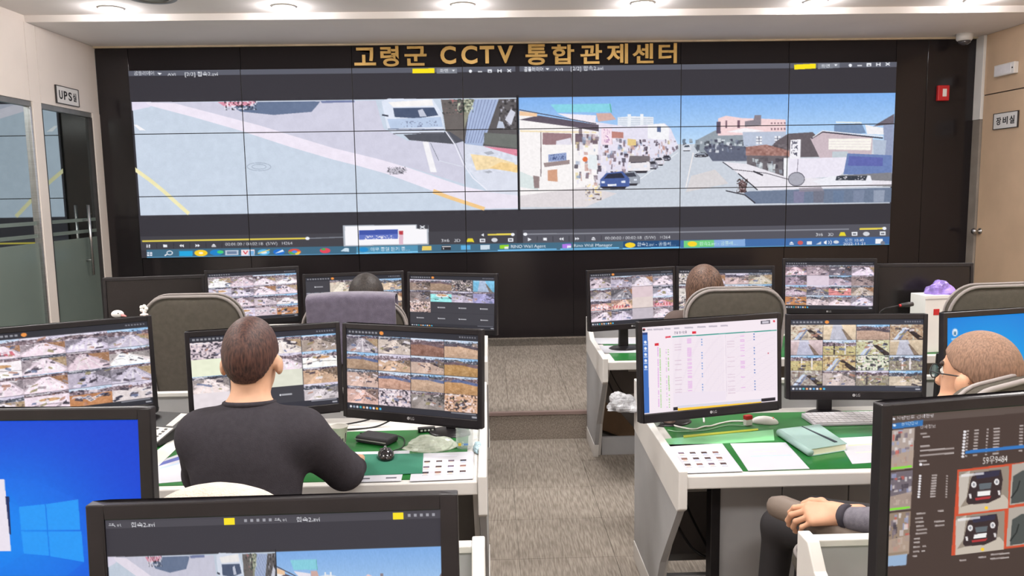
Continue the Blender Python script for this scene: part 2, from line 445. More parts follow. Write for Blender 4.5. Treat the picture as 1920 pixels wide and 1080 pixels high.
# left wall: cream panels over two glass doors
ytop = [atX(x, y, XL) for x, y in ((57, 181), (76, 183), (172, 200))]
Y1, Y2, Y3 = ytop[0].y, ytop[1].y, ytop[2].y
ZD = 2.80
wall_left = struct(MB().box(XL-0.10, YB, ZD+0.05, XL-0.012, D, ZC+0.1).build('wall_left', M_cream))
def wpan(x0, y0, z0, x1, y1, z1, m, par): return rbox('panel', x0, y0, z0, x1, y1, z1, m, par, 0.002)
for a, b in ((4.6, 6.1), (6.105, Y1-0.008), (Y1-0.003, Y2+0.001), (Y2+0.006, D-0.004)):
    wpan(XL-0.012, a, ZD, XL, b, ZC-0.002, M_cream, wall_left)
wpan(XL-0.11, Y1+0.02, ZP, XL+0.004, Y2-0.005, ZD, M_cream, wall_left)
wpan(XL-0.11, Y3+0.0, ZP, XL+0.004, D-0.004, ZD, M_cream, wall_left)
wpan(XL-0.12, YB, 0, XL, 6.1, ZD, M_cream, wall_left)
struct(MB().box(XL-1.75, 5.6, 0, XL-1.65, D+0.1, ZC).build('wall_beyond_glass', M_upsroom))
zfr = atX(110, 452, XL).z
def glass_door(name, ya, yb, handle):
    d = empty(name, (XL-0.04, (ya+yb)/2, ZP)); struct(d)
    def part(nm, x0, y0, z0, x1, y1, z1, m, bev=0.002):
        o = rbox(nm, x0, y0, z0, x1, y1, z1, m, None, bev); o.parent = d; o.matrix_parent_inverse = d.matrix_world.inverted() if False else Matrix.Translation(-Vector(d.location)); return o
    fw = 0.035
    part('top_rail', XL-0.07, ya, ZD-0.05, XL-0.01, yb, ZD, M_alu); part('bottom_rail', XL-0.07, ya, ZP, XL-0.01, yb, ZP+0.08, M_alu)
    part('stile', XL-0.07, yb-fw, ZP+0.08, XL-0.006, yb, ZD-0.05, M_silver if not handle else M_darkpl)
    part('stile', XL-0.07, ya, ZP+0.08, XL-0.006, ya+fw, ZD-0.05, M_darkpl)
    part('glass_pane', XL-0.046, ya+fw, ZP+0.08, XL-0.036, yb-fw, ZD-0.05, M_glass, 0)
    part('frosted_film', XL-0.0352, ya+fw, ZP+0.08, XL-0.0342, yb-fw, zfr, M_frost, 0)
    for dz in (0.05, 0.17):
        part('frosted_band', XL-0.0352, ya+fw, zfr+dz, XL-0.0342, yb-fw, zfr+dz+0.035, M_frost, 0)
    if handle:
        for xo in (0.03, -0.115):
            pa, pb = atX(166, 384, XL), atX(172, 515, XL); yy = (pa.y+pb.y)/2-0.045
            b = MB().tube([(XL+xo, yy, pb.z), (XL+xo, yy, pa.z)], 0.014, 12)
            for zz in (pa.z-0.16, pb.z+0.16): b.tube([(XL+xo, yy, zz), (XL-0.04, yy, zz)], 0.008, 8)
            o = b.build('door_handle', M_silver, None, smooth=True); o.parent = d; o.matrix_parent_inverse = Matrix.Translation(-Vector(d.location))
    return d
glass_door('door_1', 6.1, Y1+0.02, False)
glass_door('door_2', Y2-0.005, Y3, True)

# right wall: tan panels and door
zt = atX(1840, 180, XR).z
wall_right = struct(MB().box(XR+0.012, YB, -0.1, XR+0.2, D, ZC+0.1).build('wall_right', M_seam))
YD = atX(1838, 300, XR).y
rbox('panel', XR, YB, 0.0, XR+0.02, 7.6, ZC-0.002, M_tan, wall_right, 0.002)
rbox('panel', XR, 7.607, zt+0.006, XR+0.02, YD, ZC-0.002, M_tan, wall_right, 0.002)
door3 = empty('door_3', (XR, (7.607+YD)/2, ZP)); struct(door3)
def dpart(o): o.parent = door3; o.matrix_parent_inverse = Matrix.Translation(-Vector(door3.location)); return o
dpart(rbox('door_leaf', XR-0.002, 7.62, ZP, XR+0.02, YD-0.006, zt-0.006, M_tan, None, 0.002))
kp = atX(1834, 433, XR)
kb = MB().lathe([(0.032, 0), (0.034, 0.012), (0.012, 0.016), (0.012, 0.045), (0.03, 0.055), (0.036, 0.075), (0.026, 0.095), (0.0, 0.1)], 18, Matrix.Rotation(-math.pi/2, 4, 'Y'), (XR-0.002, YD-0.08, kp.z))
dpart(kb.build('door_knob', M_silver, None, smooth=True))
zs = atX(1832, 225, XR).z
struct(rbox('trim_3', XR-0.03, YD+0.002, zs, XR+0.01, D-0.006, ZC-0.002, M_white, None, 0.003))
struct(rbox('trim_4', XR-0.025, YD+0.002, ZP, XR+0.01, D-0.006, zs-0.003, mat('grey_corner_trim', (140, 132, 124), 0.6), None, 0.003))

# ------------------------------------------------------------------ lights
for n, (x, y) in enumerate(LIGHT_PANELS):
    where = {-0.4: 'rear', 2.4: 'middle', 5.2: 'front'}[y]+' '+{-2.9: 'left', 0.6: 'centre', 4.0: 'right'}[x]
    t = empty('ceiling_light', (x, y, ZC2), label='long white ceiling light panel above the desks, %s one' % where, cat='ceiling light', group='light panels in the main ceiling')
    b = MB()
    for a in ((-0.62, -0.32, -0.56, 0.32), (0.56, -0.32, 0.62, 0.32), (-0.56, -0.32, 0.56, -0.28), (-0.56, 0.28, 0.56, 0.32)): b.box(a[0], a[1], -0.022, a[2], a[3], 0.0)
    b.build('frame', M_white, t)
    MB().box(-0.56, -0.28, -0.07, 0.56, 0.28, 0.0).build('diffuser', M_led, t)
    ld = bpy.data.lights.new('panel_light', 'AREA'); ld.shape = 'RECTANGLE'; ld.size = 1.1; ld.size_y = 0.54; ld.energy = PANEL_W; ld.color = (1, 0.976, 0.962)
    lo = link(bpy.data.objects.new('panel_light', ld), t); lo.location = (0, 0, -0.075)
DL = [(210, 43), (533, 28), (868, 17), (1205, 16), (1529, 21), (1830, 30)]
DN = ['leftmost of the six', 'second from the left wall', 'third from the left wall', 'third from the right wall', 'second from the right wall', 'rightmost of the six']
for (x, y), nm in zip(DL, DN):
    X = ray(x, y)[0]*7.52
    t = empty('downlight', (X, 7.52, ZC2), label='round recessed ceiling downlight over the video wall, '+nm, cat='downlight', group='downlights in front of the video wall')
    MB().lathe([(0.085, 0), (0.108, 0), (0.112, -0.006), (0.1, -0.012), (0.085, -0.008), (0.085, 0)], 28).build('trim_ring', M_white, t, smooth=True)
    MB().lathe([(0.084, 0.0), (0.084, -0.006), (0.05, -0.014), (0.0, -0.017)], 24).build('lens', M_lamp, t, smooth=True)
    ld = bpy.data.lights.new('downlight_lamp', 'POINT'); ld.energy = DOWN_W; ld.shadow_soft_size = 0.03; ld.color = (1, 0.96, 0.97)
    lo = link(bpy.data.objects.new('downlight_lamp', ld), t); lo.location = (0, 0, -0.05)
p = atZ(284, -6, ZC2)
t = empty('ceiling_speaker', p, label='round ceiling speaker with a silver ring at the upper left', cat='speaker')
MB().lathe([(0.15, 0), (0.2, 0), (0.205, -0.012), (0.19, -0.02), (0.15, -0.012), (0.15, 0)], 32).build('ring', M_alu, t, smooth=True)
MB().lathe([(0.15, -0.004), (0.09, -0.02), (0.0, -0.026)], 32).build('grille', mat('speaker_grille', (120, 124, 112), 0.6, bump=0.4, bscale=200), t, smooth=True)

# dome camera
p = at(1808, 80, 8.86)
t = empty('dome_camera', (p.x, 8.86, ZC), label='white dome security camera under the ceiling by the right corner', cat='security camera')
MB().lathe([(0.0, -0.075), (0.07, -0.075), (0.082, -0.06), (0.085, 0.0)], 24).build('housing', M_white, t, smooth=True)
MB().lathe([(0.0, -0.125), (0.035, -0.118), (0.06, -0.098), (0.066, -0.076), (0.0, -0.075)], 24).build('dome', mat('smoked_dome', (70, 68, 72), 0.08, coat=0.8), t, smooth=True)

def frame_matrix(o, right, up):
    right = Vector(right).normalized(); up = Vector(up).normalized(); n = right.cross(up)
    return Matrix(((right.x, up.x, n.x, o[0]), (right.y, up.y, n.y, o[1]), (right.z, up.z, n.z, o[2]), (0, 0, 0, 1)))
def fit_text(name, s, m, parent, x0, y0, x1, y1, z=0.0, depth=0.002, offset=0.0):
    """lettering squeezed into the local box x0..x1, y0..y1, standing depth proud of z"""
    me = text_mesh(s, 0.5, offset); co = np.empty(len(me.vertices)*3); me.vertices.foreach_get('co', co); co = co.reshape(-1, 3)
    mn, mx = co.min(0), co.max(0)
    co[:, 0] = x0+(co[:, 0]-mn[0])/(mx[0]-mn[0])*(x1-x0); co[:, 1] = y0+(co[:, 1]-mn[1])/(mx[1]-mn[1])*(y1-y0)
    co[:, 2] = z+(co[:, 2]-mn[2])/(mx[2]-mn[2])*depth
    me.vertices.foreach_set('co', co.reshape(-1)); me.name = name; me.materials.clear(); me.materials.append(m); me.update()
    return link(bpy.data.objects.new(name, me), parent)
def sign_plate(name, M, w_, h_, s, label):
    t = empty(name, label=label, cat='sign'); t.matrix_world = M
    MB().box(-w_/2, -h_/2, 0, w_/2, h_/2, 0.012).build('plate', M_white, t, bevel=0.002)
    b = MB(); e = 0.006
    for a in ((-w_/2-e, -h_/2-e, w_/2+e, -h_/2), (-w_/2-e, h_/2, w_/2+e, h_/2+e), (-w_/2-e, -h_/2, -w_/2, h_/2), (w_/2, -h_/2, w_/2+e, h_/2)): b.box(a[0], a[1], 0, a[2], a[3], 0.016)
    b.build('rim', M_darkpl, t)
    n = len(s); cw = w_*0.84/n
    for i, ch in enumerate(s):
        x = -w_*0.42+cw*i
        fit_text('letter', ch, M_black, t, x+cw*0.14, -h_*0.26, x+cw*0.86, h_*0.26, 0.012, 0.002, 0.02)
    return t
a, b = atX(103, 175, XL), atX(144, 182, XL)
sign_plate('door_sign', frame_matrix((XL+0.004, (a.y+b.y)/2, (a.z+b.z)/2-0.01), (0, 1, 0), (0, 0, 1)), abs(b.y-a.y), 0.165, 'UPS실', 'white UPS plate above the left glass door')
a, b = atX(1866, 229, XR), atX(1911, 222, XR)
sign_plate('door_sign', frame_matrix((XR-0.006, (a.y+b.y)/2, (a.z+b.z)/2), (0, -1, 0), (0, 0, 1)), abs(b.y-a.y), 0.16, '장비실', 'white Korean door plate on the tan door at the right')
a, b = atX(1872, 133, XR), atX(1910, 127, XR)
t = empty('emergency_light', label='small white emergency light box over the tan door', cat='emergency light')
t.matrix_world = frame_matrix((XR-0.0, (a.y+b.y)/2, (a.z+b.z)/2), (0, -1, 0), (0, 0, 1)); hw = abs(b.y-a.y)/2
MB().box(-hw, -0.06, 0, hw, 0.06, 0.05).build('housing', M_white, t, bevel=0.006)
MB().box(-hw+0.02, -0.045, 0.05, hw-0.05, 0.045, 0.054).build('lens', mat('white_lens', (238, 236, 240), 0.3), t, bevel=0.001)
MB().lathe([(0.008, 0.05), (0.008, 0.054), (0, 0.055)], 10, None, (hw-0.025, 0, 0)).build('indicator', M_black, t)
# red call point on the black wall
p = at(1766, 175, D-0.01)
t = empty('alarm_box', (p.x, D-0.006, p.z), label='red alarm box with a white button plate on the black wall', cat='alarm')
MB().box(-0.065, -0.045, -0.085, 0.065, 0, 0.085).build('housing', M_red, t, bevel=0.008)
MB().box(-0.015, -0.052, -0.04, 0.03, -0.044, 0.045).build('button_plate', M_white, t, bevel=0.002)

# ------------------------------------------------------------------ gold lettering
sg = empty('wall_sign', ((VX0+VX1)/2, D-0.006, VZ0+0.13), label='gold Korean lettering with CCTV above the video wall', cat='sign')
GL = [('고', 664.7, 87.5, 705, 119), ('령', 713.7, 84.7, 748, 121), ('군', 758.8, 84.7, 800, 119), ('C', 825.8, 83, 855, 115), ('C', 865, 82, 895, 114.5), ('T', 899.5, 82, 926.7, 113), ('V', 932.8, 82, 962, 113),
      ('통', 985, 80, 1026, 117), ('합', 1034, 80, 1076, 115), ('관', 1087.5, 80, 1128, 115), ('제', 1136.7, 79.5, 1176.7, 115), ('센', 1185, 79.5, 1224.5, 114.5), ('터', 1234, 79.5, 1268, 115)]
GZ0, GZ1 = VZ0+0.03, VZ0+0.215
for ch, x0, y0, x1, y1 in GL:
    dd = 0.0
    a, b = at(x0, (y0+y1)/2, D), at(x1, (y0+y1)/2, D)
    hgt = (y1-y0)/1500*D
    zc = VZ0+0.120 + (0.006 if ch in 'T V C' else 0)
    hh = hgt/2*1.0
    o = fit_text('letter', ch, M_gold, sg, a.x-sg.location.x, zc-hh-sg.location.z, b.x-sg.location.x, zc+hh-sg.location.z, 0.0, 0.025, 0.028 if ch in 'CTV' else 0.024)
    o.matrix_basis = Matrix(((1, 0, 0, 0), (0, 0, -1, 0), (0, 1, 0, 0), (0, 0, 0, 1)))
# ------------------------------------------------------------------ the video wall picture
KF, KK = 1421.8, -5.479e-8
KB = basis(math.radians(1.255), math.radians(8.014), math.radians(-0.926))
def vw(px, py):
    """point of the picture seen in the photograph -> share of the video wall (lens bow taken out)"""
    d = np.array([px-960.0, py-540.0]); u = d.copy()
    for _ in range(8): u = d/(1+KK*(u@u))
    r = KB[0]*KF+KB[1]*u[0]-KB[2]*u[1]; r = r/r[1]*8.40
    return (r[0]+3.966)/PW/7, (1.268-r[2])/PH/3
W_, H_ = 1456, 354
vc = Cv(W_, H_, (52, 50, 57), 2, vw)
def uvrect(u0, v0, u1, v1, col, al=1.0):
    m = vc.mp; vc.mp = None; vc.rect(u0/7, v0/3, u1/7, v1/3, col, al); vc.mp = m
def poly(pts, col, al=1.0): vc.poly(pts, col, al)
# title bars, control bars, taskbar
for u0 in (0, 3.52):
    uvrect(u0, 0, u0+3.48, 0.085, (92, 94, 106))
uvrect(0, 2.645, 3.47, 2.87, (64, 63, 70)); uvrect(3.53, 2.645, 7, 2.87, (84, 84, 94))
uvrect(0.05, 2.86, 7, 3.0, (62, 106, 132)); uvrect(4.9, 2.86, 7, 3.0, (62, 108, 168))
uvrect(0.05, 2.985, 7, 3.0, (90, 150, 190))
# left film: a street corner from above
vid = lambda u0, u1: None
uvrect(0.02, 0.5, 3.485, 2.3, (204, 216, 232))
poly([(255, 199), (440, 194), (700, 187), (715, 240), (760, 262), (870, 264), (870, 345), (760, 312), (619, 277), (483, 237), (290, 199)], (211, 210, 228))
poly([(255, 199), (300, 199), (285, 208), (256, 215)], (232, 225, 244))
poly([(279, 199), (330, 199), (483, 237), (619, 277), (707, 298), (760, 313), (867, 349), (911, 358), (972, 372), (972, 390), (905, 391), (809, 358), (720, 325.5), (660, 309), (619, 299), (542, 277), (454, 249), (367, 225), (287, 205)], (242, 234, 248))
poly([(258, 241), (264, 241), (279, 251), (268, 251)], (250, 248, 252))
poly([(437, 205), (452, 194), (596, 190), (592, 196), (580, 210), (510, 217), (450, 212)], (104, 120, 150))
poly([(408, 195), (478, 192), (470, 200), (420, 203)], (226, 150, 172)); vc.flecks(420, 194, 480, 208, 3, 3, td=0.4, tl=0.6)
poly([(596, 189), (660, 187), (660, 191), (600, 193)], (120, 130, 170))
# van
poly([(824, 184), (868, 184), (868, 264), (833, 244)], (108, 102, 100)); vc.flecks(826, 184, 868, 212, 3, 9, dark=(60, 60, 60), light=(190, 120, 120), td=0.35, tl=0.75)
poly([(753, 251), (840, 244), (868, 262), (848, 268), (764, 261)], (84, 86, 96))
poly([(711, 188), (724, 183), (808, 183), (826, 210), (830, 246), (735, 250), (722, 240)], (226, 233, 248))
poly([(724, 190), (807, 184), (810, 196), (733, 199)], (250, 247, 246))
poly([(733, 201), (811, 199), (819, 214), (778, 220), (736, 218)], (74, 88, 116)); poly([(780, 205), (789, 202), (797, 216), (784, 217)], (200, 205, 222))
poly([(722, 222), (824, 217), (828, 236), (728, 240)], (190, 207, 234)); vc.flecks(748, 226, 818, 236, 3, 5, dark=(130, 140, 170), td=0.4, tl=None)
vc.line([(723, 241), (830, 241)], 1.6, (80, 92, 120)); vc.line([(733, 249), (828, 246)], 2, (110, 110, 120))
vc.line([(712, 214), (724, 216)], 3, (60, 64, 80))
# shutters and shop front
poly([(868, 183), (934, 183), (972, 182), (972, 279), (902, 271), (868, 266)], (94, 90, 92))
vc.flecks(935, 184, 971, 240, 4, 21, dark=(52, 50, 54), light=(190, 190, 205), td=0.4, tl=0.72)
poly([(887, 183), (934, 183), (903, 272), (869, 267), (876, 213)], (172, 188, 222))
for k in range(7): vc.line([(889+k*6.5, 184), (870+k*5, 266)], 1.1, (120, 130, 168))
poly([(868, 184), (888, 184), (876, 214), (868, 240)], (150, 150, 132)); vc.flecks(856, 183, 886, 208, 3, 22, dark=(50, 70, 60), light=(215, 225, 200), td=0.42, tl=0.62)
poly([(957, 202), (966, 208), (958, 232), (946, 222)], (214, 216, 230)); poly([(934, 224), (942, 226), (946, 238), (930, 238)], (196, 204, 222))
poly([(906, 246), (971, 250), (971, 276), (906, 268)], (112, 116, 112))
poly([(904, 272), (970, 278), (970, 291), (933, 281)], (226, 142, 164))
poly([(869, 268), (904, 272), (970, 291), (971, 372), (911, 358), (880, 322), (868, 306)], (222, 226, 240))
poly([(880, 287), (925, 292), (964, 304), (969, 323), (930, 314), (891, 318)], (246, 222, 176)); poly([(916, 314), (938, 302), (971, 308), (970, 322)], (246, 212, 150))
vc.grain(870, 285, 971, 322, 10, 4, 31)
for q in ((905, 281, 926, 289), (906, 318, 922, 324)): poly([(q[0], q[1]+3), (q[2]-6, q[1]), (q[2], q[3]-3), (q[0]+8, q[3])], (176, 180, 192))
poly([(789, 264), (800, 264), (816, 322), (804, 322)], (248, 246, 250)); vc.line([(804, 266), (820, 300)], 1.0, (120, 126, 140))
vc.line([(833, 244), (850, 268), (867, 307), (885, 333), (911, 355)], 2.2, (238, 238, 250)); vc.line([(836, 244), (853, 268), (870, 307)], 0.8, (140, 146, 160))
vc.line([(820, 300), (865, 311)], 1.2, (226, 230, 242))
poly([(719, 322), (738, 312), (761, 318), (742, 327)], (196, 192, 204)); vc.flecks(722, 313, 758, 326, 2, 41, dark=(90, 88, 98), td=0.5, tl=None)
for r_ in (1.0, 0.6):
    vc.line([(482+22*r_*math.cos(a*0.35), 314.5+7.5*r_*math.sin(a*0.35)) for a in range(19)], 0.9, (152, 164, 182))
vc.line([(258, 322), (285, 342), (309, 362), (355, 404)], 7, (244, 236, 186)); vc.line([(809, 358), (840, 369), (907, 391)], 8, (246, 204, 142))
poly([(824, 361), (905, 358), (971, 366), (971, 389), (907, 391)], (236, 229, 243)); vc.line([(809, 358), (840, 369), (907, 391)], 6, (246, 204, 142))
vc.grain(255, 195, 971, 400, 3.5, 9, 51); vc.grain(255, 195, 971, 400, 2.5, 2, 52)
# right film: a market street
m_ = vc.mp; vc.mp = None; vc.vgrad(3.505/7, 0.5/3, 7, 1.3/3, (128, 178, 240), (192, 222, 250)); vc.mp = m_
uvrect(3.505, 1.28, 6.985, 2.3, (206, 212, 222))
poly([(1310, 262), (1345, 244), (1400, 250), (1400, 300), (1300, 290)], (150, 160, 170)); vc.clutter(1285, 262, 1400, 296, 110, 61, ((60,64,74),(110,120,130),(232,236,244),(150,160,170),(84,90,104)), (2, 7), (2, 7))
poly([(1033, 193), (1148, 192), (1150, 208), (1046, 208)], (138, 214, 232)); vc.line([(1146, 192), (1149, 209)], 2, (90, 170, 160))
poly([(1161, 218), (1190, 216), (1229, 218), (1229, 238), (1161, 238)], (236, 240, 248))
for k in range(5): vc.line([(1163, 220+k*3.6), (1228, 221+k*3.4)], 1.0, (176, 190, 210))
for x in (1180, 1204): poly([(x, 212), (x+6, 212), (x+6, 236), (x, 236)], (240, 244, 250))
poly([(1180, 236), (1250, 230), (1262, 240), (1275, 270), (1276, 284), (1190, 330), (1120, 345), (1110, 225)], (232, 228, 244))
poly([(1218, 232), (1248, 230), (1259, 240), (1258, 262), (1218, 258)], (246, 246, 250)); poly([(1236, 236), (1243, 236), (1243, 246), (1236, 246)], (96, 112, 150))
poly([(973, 212), (1125, 232), (1122, 352), (975, 389)], (250, 246, 246))
poly([(973, 222), (1010, 214), (1125, 232), (1125, 244), (1076, 236)], (96, 86, 100)); poly([(1046, 210), (1120, 214), (1118, 231), (1076, 222)], (244, 238, 248)); poly([(1120, 210), (1148, 210), (1158, 222), (1124, 226)], (214, 176, 168))
poly([(973.5, 205), (1008, 210), (1007, 216), (973.5, 214)], (246, 206, 168)); vc.line([(973.5, 203), (1120, 230)], 1.6, (70, 64, 78))
poly([(1018, 246), (1074, 248), (1074, 269), (1018, 269)], (158, 126, 132)); poly([(1044, 262), (1072, 256), (1074, 269), (1044, 269)], (232, 228, 240)); poly([(1080, 248), (1123, 250), (1123, 268), (1080, 269)], (120, 102, 112))
vc.line([(975, 243), (1120, 246)], 3, (244, 226, 190)); vc.line([(1015, 245), (1015, 330)], 1.6, (120, 104, 110))
poly([(1029, 288), (1064, 284), (1064, 299), (1029, 302)], (150, 166, 208)); vc.flecks(1032, 288, 1062, 298, 2, 71, dark=(70, 84, 130), td=0.45, tl=None)
poly([(1020, 304), (1070, 298), (1070, 306), (1022, 312)], (120, 96, 96), 0.7); poly([(1028, 318), (1046, 316), (1047, 340), (1028, 338)], (214, 162, 134)); poly([(975, 320), (1010, 335), (1010, 356), (975, 350)], (222, 232, 232))
poly([(1000, 328), (1012, 330), (1012, 352), (1002, 352)], (150, 132, 132))
vc.clutter(1082, 244, 1124, 345, 60, 72, ((58,52,66),(92,78,92),(250,246,252),(244,236,244),(196,150,140),(150,168,196),(236,220,170),(120,104,118),(232,228,240),(214,190,196)), (2, 9), (3, 14)); vc.clutter(1122, 258, 1200, 325, 110, 73, ((58,52,66),(92,78,92),(250,246,252),(244,236,244),(196,150,140),(150,168,196),(236,220,170),(120,104,118),(232,228,240),(214,190,196)), (2, 8), (3, 12)); vc.clutter(1195, 262, 1276, 300, 120, 76, ((58,52,66),(92,78,92),(250,246,252),(244,236,244),(196,150,140),(150,168,196),(236,220,170),(120,104,118),(232,228,240),(214,190,196)), (1.5, 5), (2, 9))

poly([(1130, 237), (1150, 238), (1150, 270), (1130, 269)], (250, 228, 240)); vc.flecks(1134, 240, 1146, 266, 2, 75, dark=(170, 120, 170), td=0.4, tl=None)
poly([(1150, 244), (1172, 246), (1172, 257), (1150, 257)], (192, 132, 122)); poly([(1180, 258), (1196, 260), (1196, 271), (1180, 271)], (232, 204, 140)); vc.ell(1099, 297, 5, 5, (232, 120, 70))
poly([(1106, 288), (1122, 290), (1122, 318), (1104, 314)], (234, 240, 244))
# road, pavement and cars
poly([(1286, 271), (1304, 272), (1312, 284), (1360, 303), (1426, 359), (1417, 383), (975, 388), (975, 368), (1125, 360), (1196, 330), (1262, 288)], (204, 211, 222))
poly([(975, 366), (1100, 350), (1160, 362), (1100, 388), (975, 388)], (226, 219, 222)); vc.flecks(1100, 345, 1130, 375, 4, 81, dark=(90, 72, 66), light=(250, 226, 170), td=0.3, tl=0.6)
vc.line([(1304, 286), (1290, 352)], 2.0, (244, 238, 238)); poly([(1300, 330), (1345, 318), (1370, 345), (1290, 360)], (228, 216, 212), 0.6)
vc.line([(1276, 285), (1200, 338), (1160, 356)], 1.6, (236, 240, 246))
def car(x0, y0, x1, y1, body, glass):
    wx, hy = x1-x0, y1-y0; X = lambda a: x0+wx*a; Y = lambda a: y0+hy*a
    poly([(X(0), Y(1)), (X(0), Y(0.5)), (X(0.2), Y(0.12)), (X(0.75), Y(0)), (X(1), Y(0.45)), (X(1), Y(0.9)), (X(0.8), Y(1))], body)
    poly([(X(0.12), Y(0.45)), (X(0.26), Y(0.17)), (X(0.72), Y(0.1)), (X(0.84), Y(0.4))], glass)
    poly([(X(0.0), Y(0.92)), (X(0.9), Y(0.92)), (X(0.84), Y(1.06)), (X(0.1), Y(1.06))], (40, 38, 48)); poly([(X(0.25), Y(0.78)), (X(0.55), Y(0.76)), (X(0.55), Y(0.88)), (X(0.25), Y(0.9))], (236, 238, 246))
    poly([(X(0.04), Y(0.6)), (X(0.16), Y(0.6)), (X(0.16), Y(0.72)), (X(0.04), Y(0.72))], (226, 232, 246)); poly([(X(0.72), Y(0.58)), (X(0.86), Y(0.56)), (X(0.86), Y(0.7)), (X(0.72), Y(0.7))], (226, 232, 246))
car(1246, 290, 1262, 300, (90, 88, 104), (40, 40, 52)); car(1228, 293, 1250, 309, (220, 216, 226), (44, 44, 56)); car(1215, 300, 1238, 316, (150, 150, 164), (48, 48, 58))
car(1180, 291, 1223, 322, (240, 236, 240), (74, 70, 84)); poly([(1184, 291), (1222, 291), (1222, 302), (1182, 303)], (120, 112, 116))
car(1162, 320, 1204, 346, (158, 164, 176), (64, 66, 80)); car(1128, 320, 1184, 352, (74, 98, 162), (40, 44, 64)); car(1284, 270, 1300, 282, (222, 226, 236), (70, 78, 92)); car(1306, 286, 1332, 294, (60, 60, 70), (160, 170, 186))
poly([(1323, 278), (1345, 270), (1404, 276), (1404, 303), (1340, 302)], (98, 104, 124)); vc.clutter(1325, 262, 1395, 284, 40, 82, ((60,60,80),(236,240,246),(120,128,150)), (2, 7), (2, 8))
poly([(1350, 222), (1365, 217), (1395, 222), (1475, 226), (1476, 252), (1350, 254)], (246, 216, 218)); poly([(1400, 228), (1416, 226), (1418, 217), (1430, 217), (1430, 236), (1400, 238)], (140, 132, 142)); poly([(1347, 228), (1355, 228), (1355, 250), (1347, 250)], (96, 84, 104))
for x in (1364, 1386, 1388): poly([(x, 226), (x+3, 226), (x+3, 240), (x, 240)], (120, 92, 108))
for x in range(1448, 1476, 6): poly([(x, 231), (x+3, 231), (x+3, 234), (x, 234)], (150, 120, 130)); poly([(x, 241), (x+3, 241), (x+3, 245), (x, 245)], (150, 120, 130))
poly([(1366, 247), (1400, 240), (1436, 246), (1400, 250)], (250, 246, 250)); poly([(1396, 248), (1476, 248), (1476, 276), (1440, 280), (1398, 274)], (188, 198, 218))
for x in (1421, 1455): poly([(x, 256), (x+11, 256), (x+11, 271), (x, 271)], (236, 238, 246)); vc.line([(x+5.5, 256), (x+5.5, 271)], 1.2, (80, 86, 110)); vc.line([(x, 261), (x+11, 261)], 1.0, (80, 86, 110)); vc.line([(x, 266), (x+11, 266)], 1.0, (80, 86, 110))
poly([(1563, 237), (1612, 236), (1620, 254), (1563, 256)], (122, 148, 184)); vc.line([(1566, 233), (1612, 235)], 3, (226, 236, 238)); poly([(1618, 238), (1634, 242), (1660, 246), (1660, 258), (1622, 256)], (244, 242, 246))
poly([(1632, 242), (1669, 220), (1669, 238)], (112, 104, 116)); poly([(1650, 240), (1669, 238), (1668, 330), (1655, 330)], (150, 160, 190))
poly([(1446, 279), (1458, 266), (1480, 252), (1524, 250), (1536, 262), (1536, 297), (1482, 297)], (104, 96, 102)); poly([(1520, 262), (1542, 250), (1632, 262), (1630, 300), (1538, 300)], (206, 188, 196)); vc.line([(1522, 262), (1542, 250), (1650, 264)], 2.4, (58, 52, 66)); vc.line([(1524, 260), (1542, 248), (1650, 261)], 1.6, (246, 244, 248))
poly([(1402, 276), (1440, 272), (1482, 284), (1482, 296), (1402, 292)], (166, 124, 116)); vc.grain(1400, 272, 1482, 296, 26, 4, 83)
poly([(1404, 292), (1480, 294), (1480, 338), (1404, 314)], (112, 106, 112)); vc.clutter(1408, 298, 1472, 326, 40, 84, ((66,60,70),(226,232,236),(150,158,172),(92,86,92),(206,216,222)), (3, 10), (3, 10))
poly([(1553, 263), (1630, 264), (1628, 286), (1553, 283)], (250, 246, 238))
for k in range(3): vc.line([(1554, 268+k*5), (1628, 270+k*5)], 0.9, (226, 214, 220))
poly([(1632, 266), (1656, 268), (1654, 296), (1634, 294)], (182, 194, 214)); poly([(1560, 287), (1588, 287), (1588, 300), (1560, 300)], (196, 206, 214))
poly([(1484, 264), (1503, 263), (1502, 300), (1482, 300)], (244, 242, 248)); vc.flecks(1486, 266, 1497, 296, 2.5, 85, dark=(60, 60, 80), td=0.5, tl=None)
poly([(1476, 300), (1500, 299), (1586, 298), (1584, 322), (1572, 334), (1480, 338)], (238, 233, 246)); poly([(1472, 298), (1480, 298), (1480, 338), (1472, 338)], (246, 246, 250)); vc.line([(1471, 298), (1471, 338)], 1.2, (44, 42, 58)); vc.line([(1498, 300), (1496, 330)], 1.2, (120, 114, 130))
poly([(1587, 291), (1666, 296), (1666, 334), (1580, 330)], (110, 132, 184)); poly([(1590, 296), (1650, 300), (1650, 316), (1588, 314)], (98, 106, 176)); poly([(1572, 332), (1666, 328), (1666, 354), (1570, 350)], (132, 132, 138))
poly([(1362, 304), (1404, 308), (1478, 334), (1666, 344), (1666, 352), (1425, 358)], (236, 232, 240)); vc.line([(1359, 304), (1377, 317)], 1.6, (54, 50, 62)); vc.line([(1388, 326), (1424, 357)], 2.0, (44, 42, 52)); vc.line([(1376, 318), (1440, 326), (1480, 338)], 1.2, (60, 56, 66)); vc.line([(1416, 322), (1434, 330)], 3, (50, 48, 58))
poly([(1396, 360), (1500, 357), (1666, 356), (1666, 383), (1418, 383)], (112, 126, 150)); poly([(1500, 354), (1540, 352), (1545, 360), (1500, 362)], (150, 140, 150), 0.7)
for k, cc in enumerate(((150, 136, 170), (120, 112, 122), (104, 128, 162), (140, 150, 176), (190, 196, 214))): poly([(1490+k*36, 360), (1510+k*36, 360), (1508+k*36, 382), (1490+k*36, 382)], cc, 0.5)
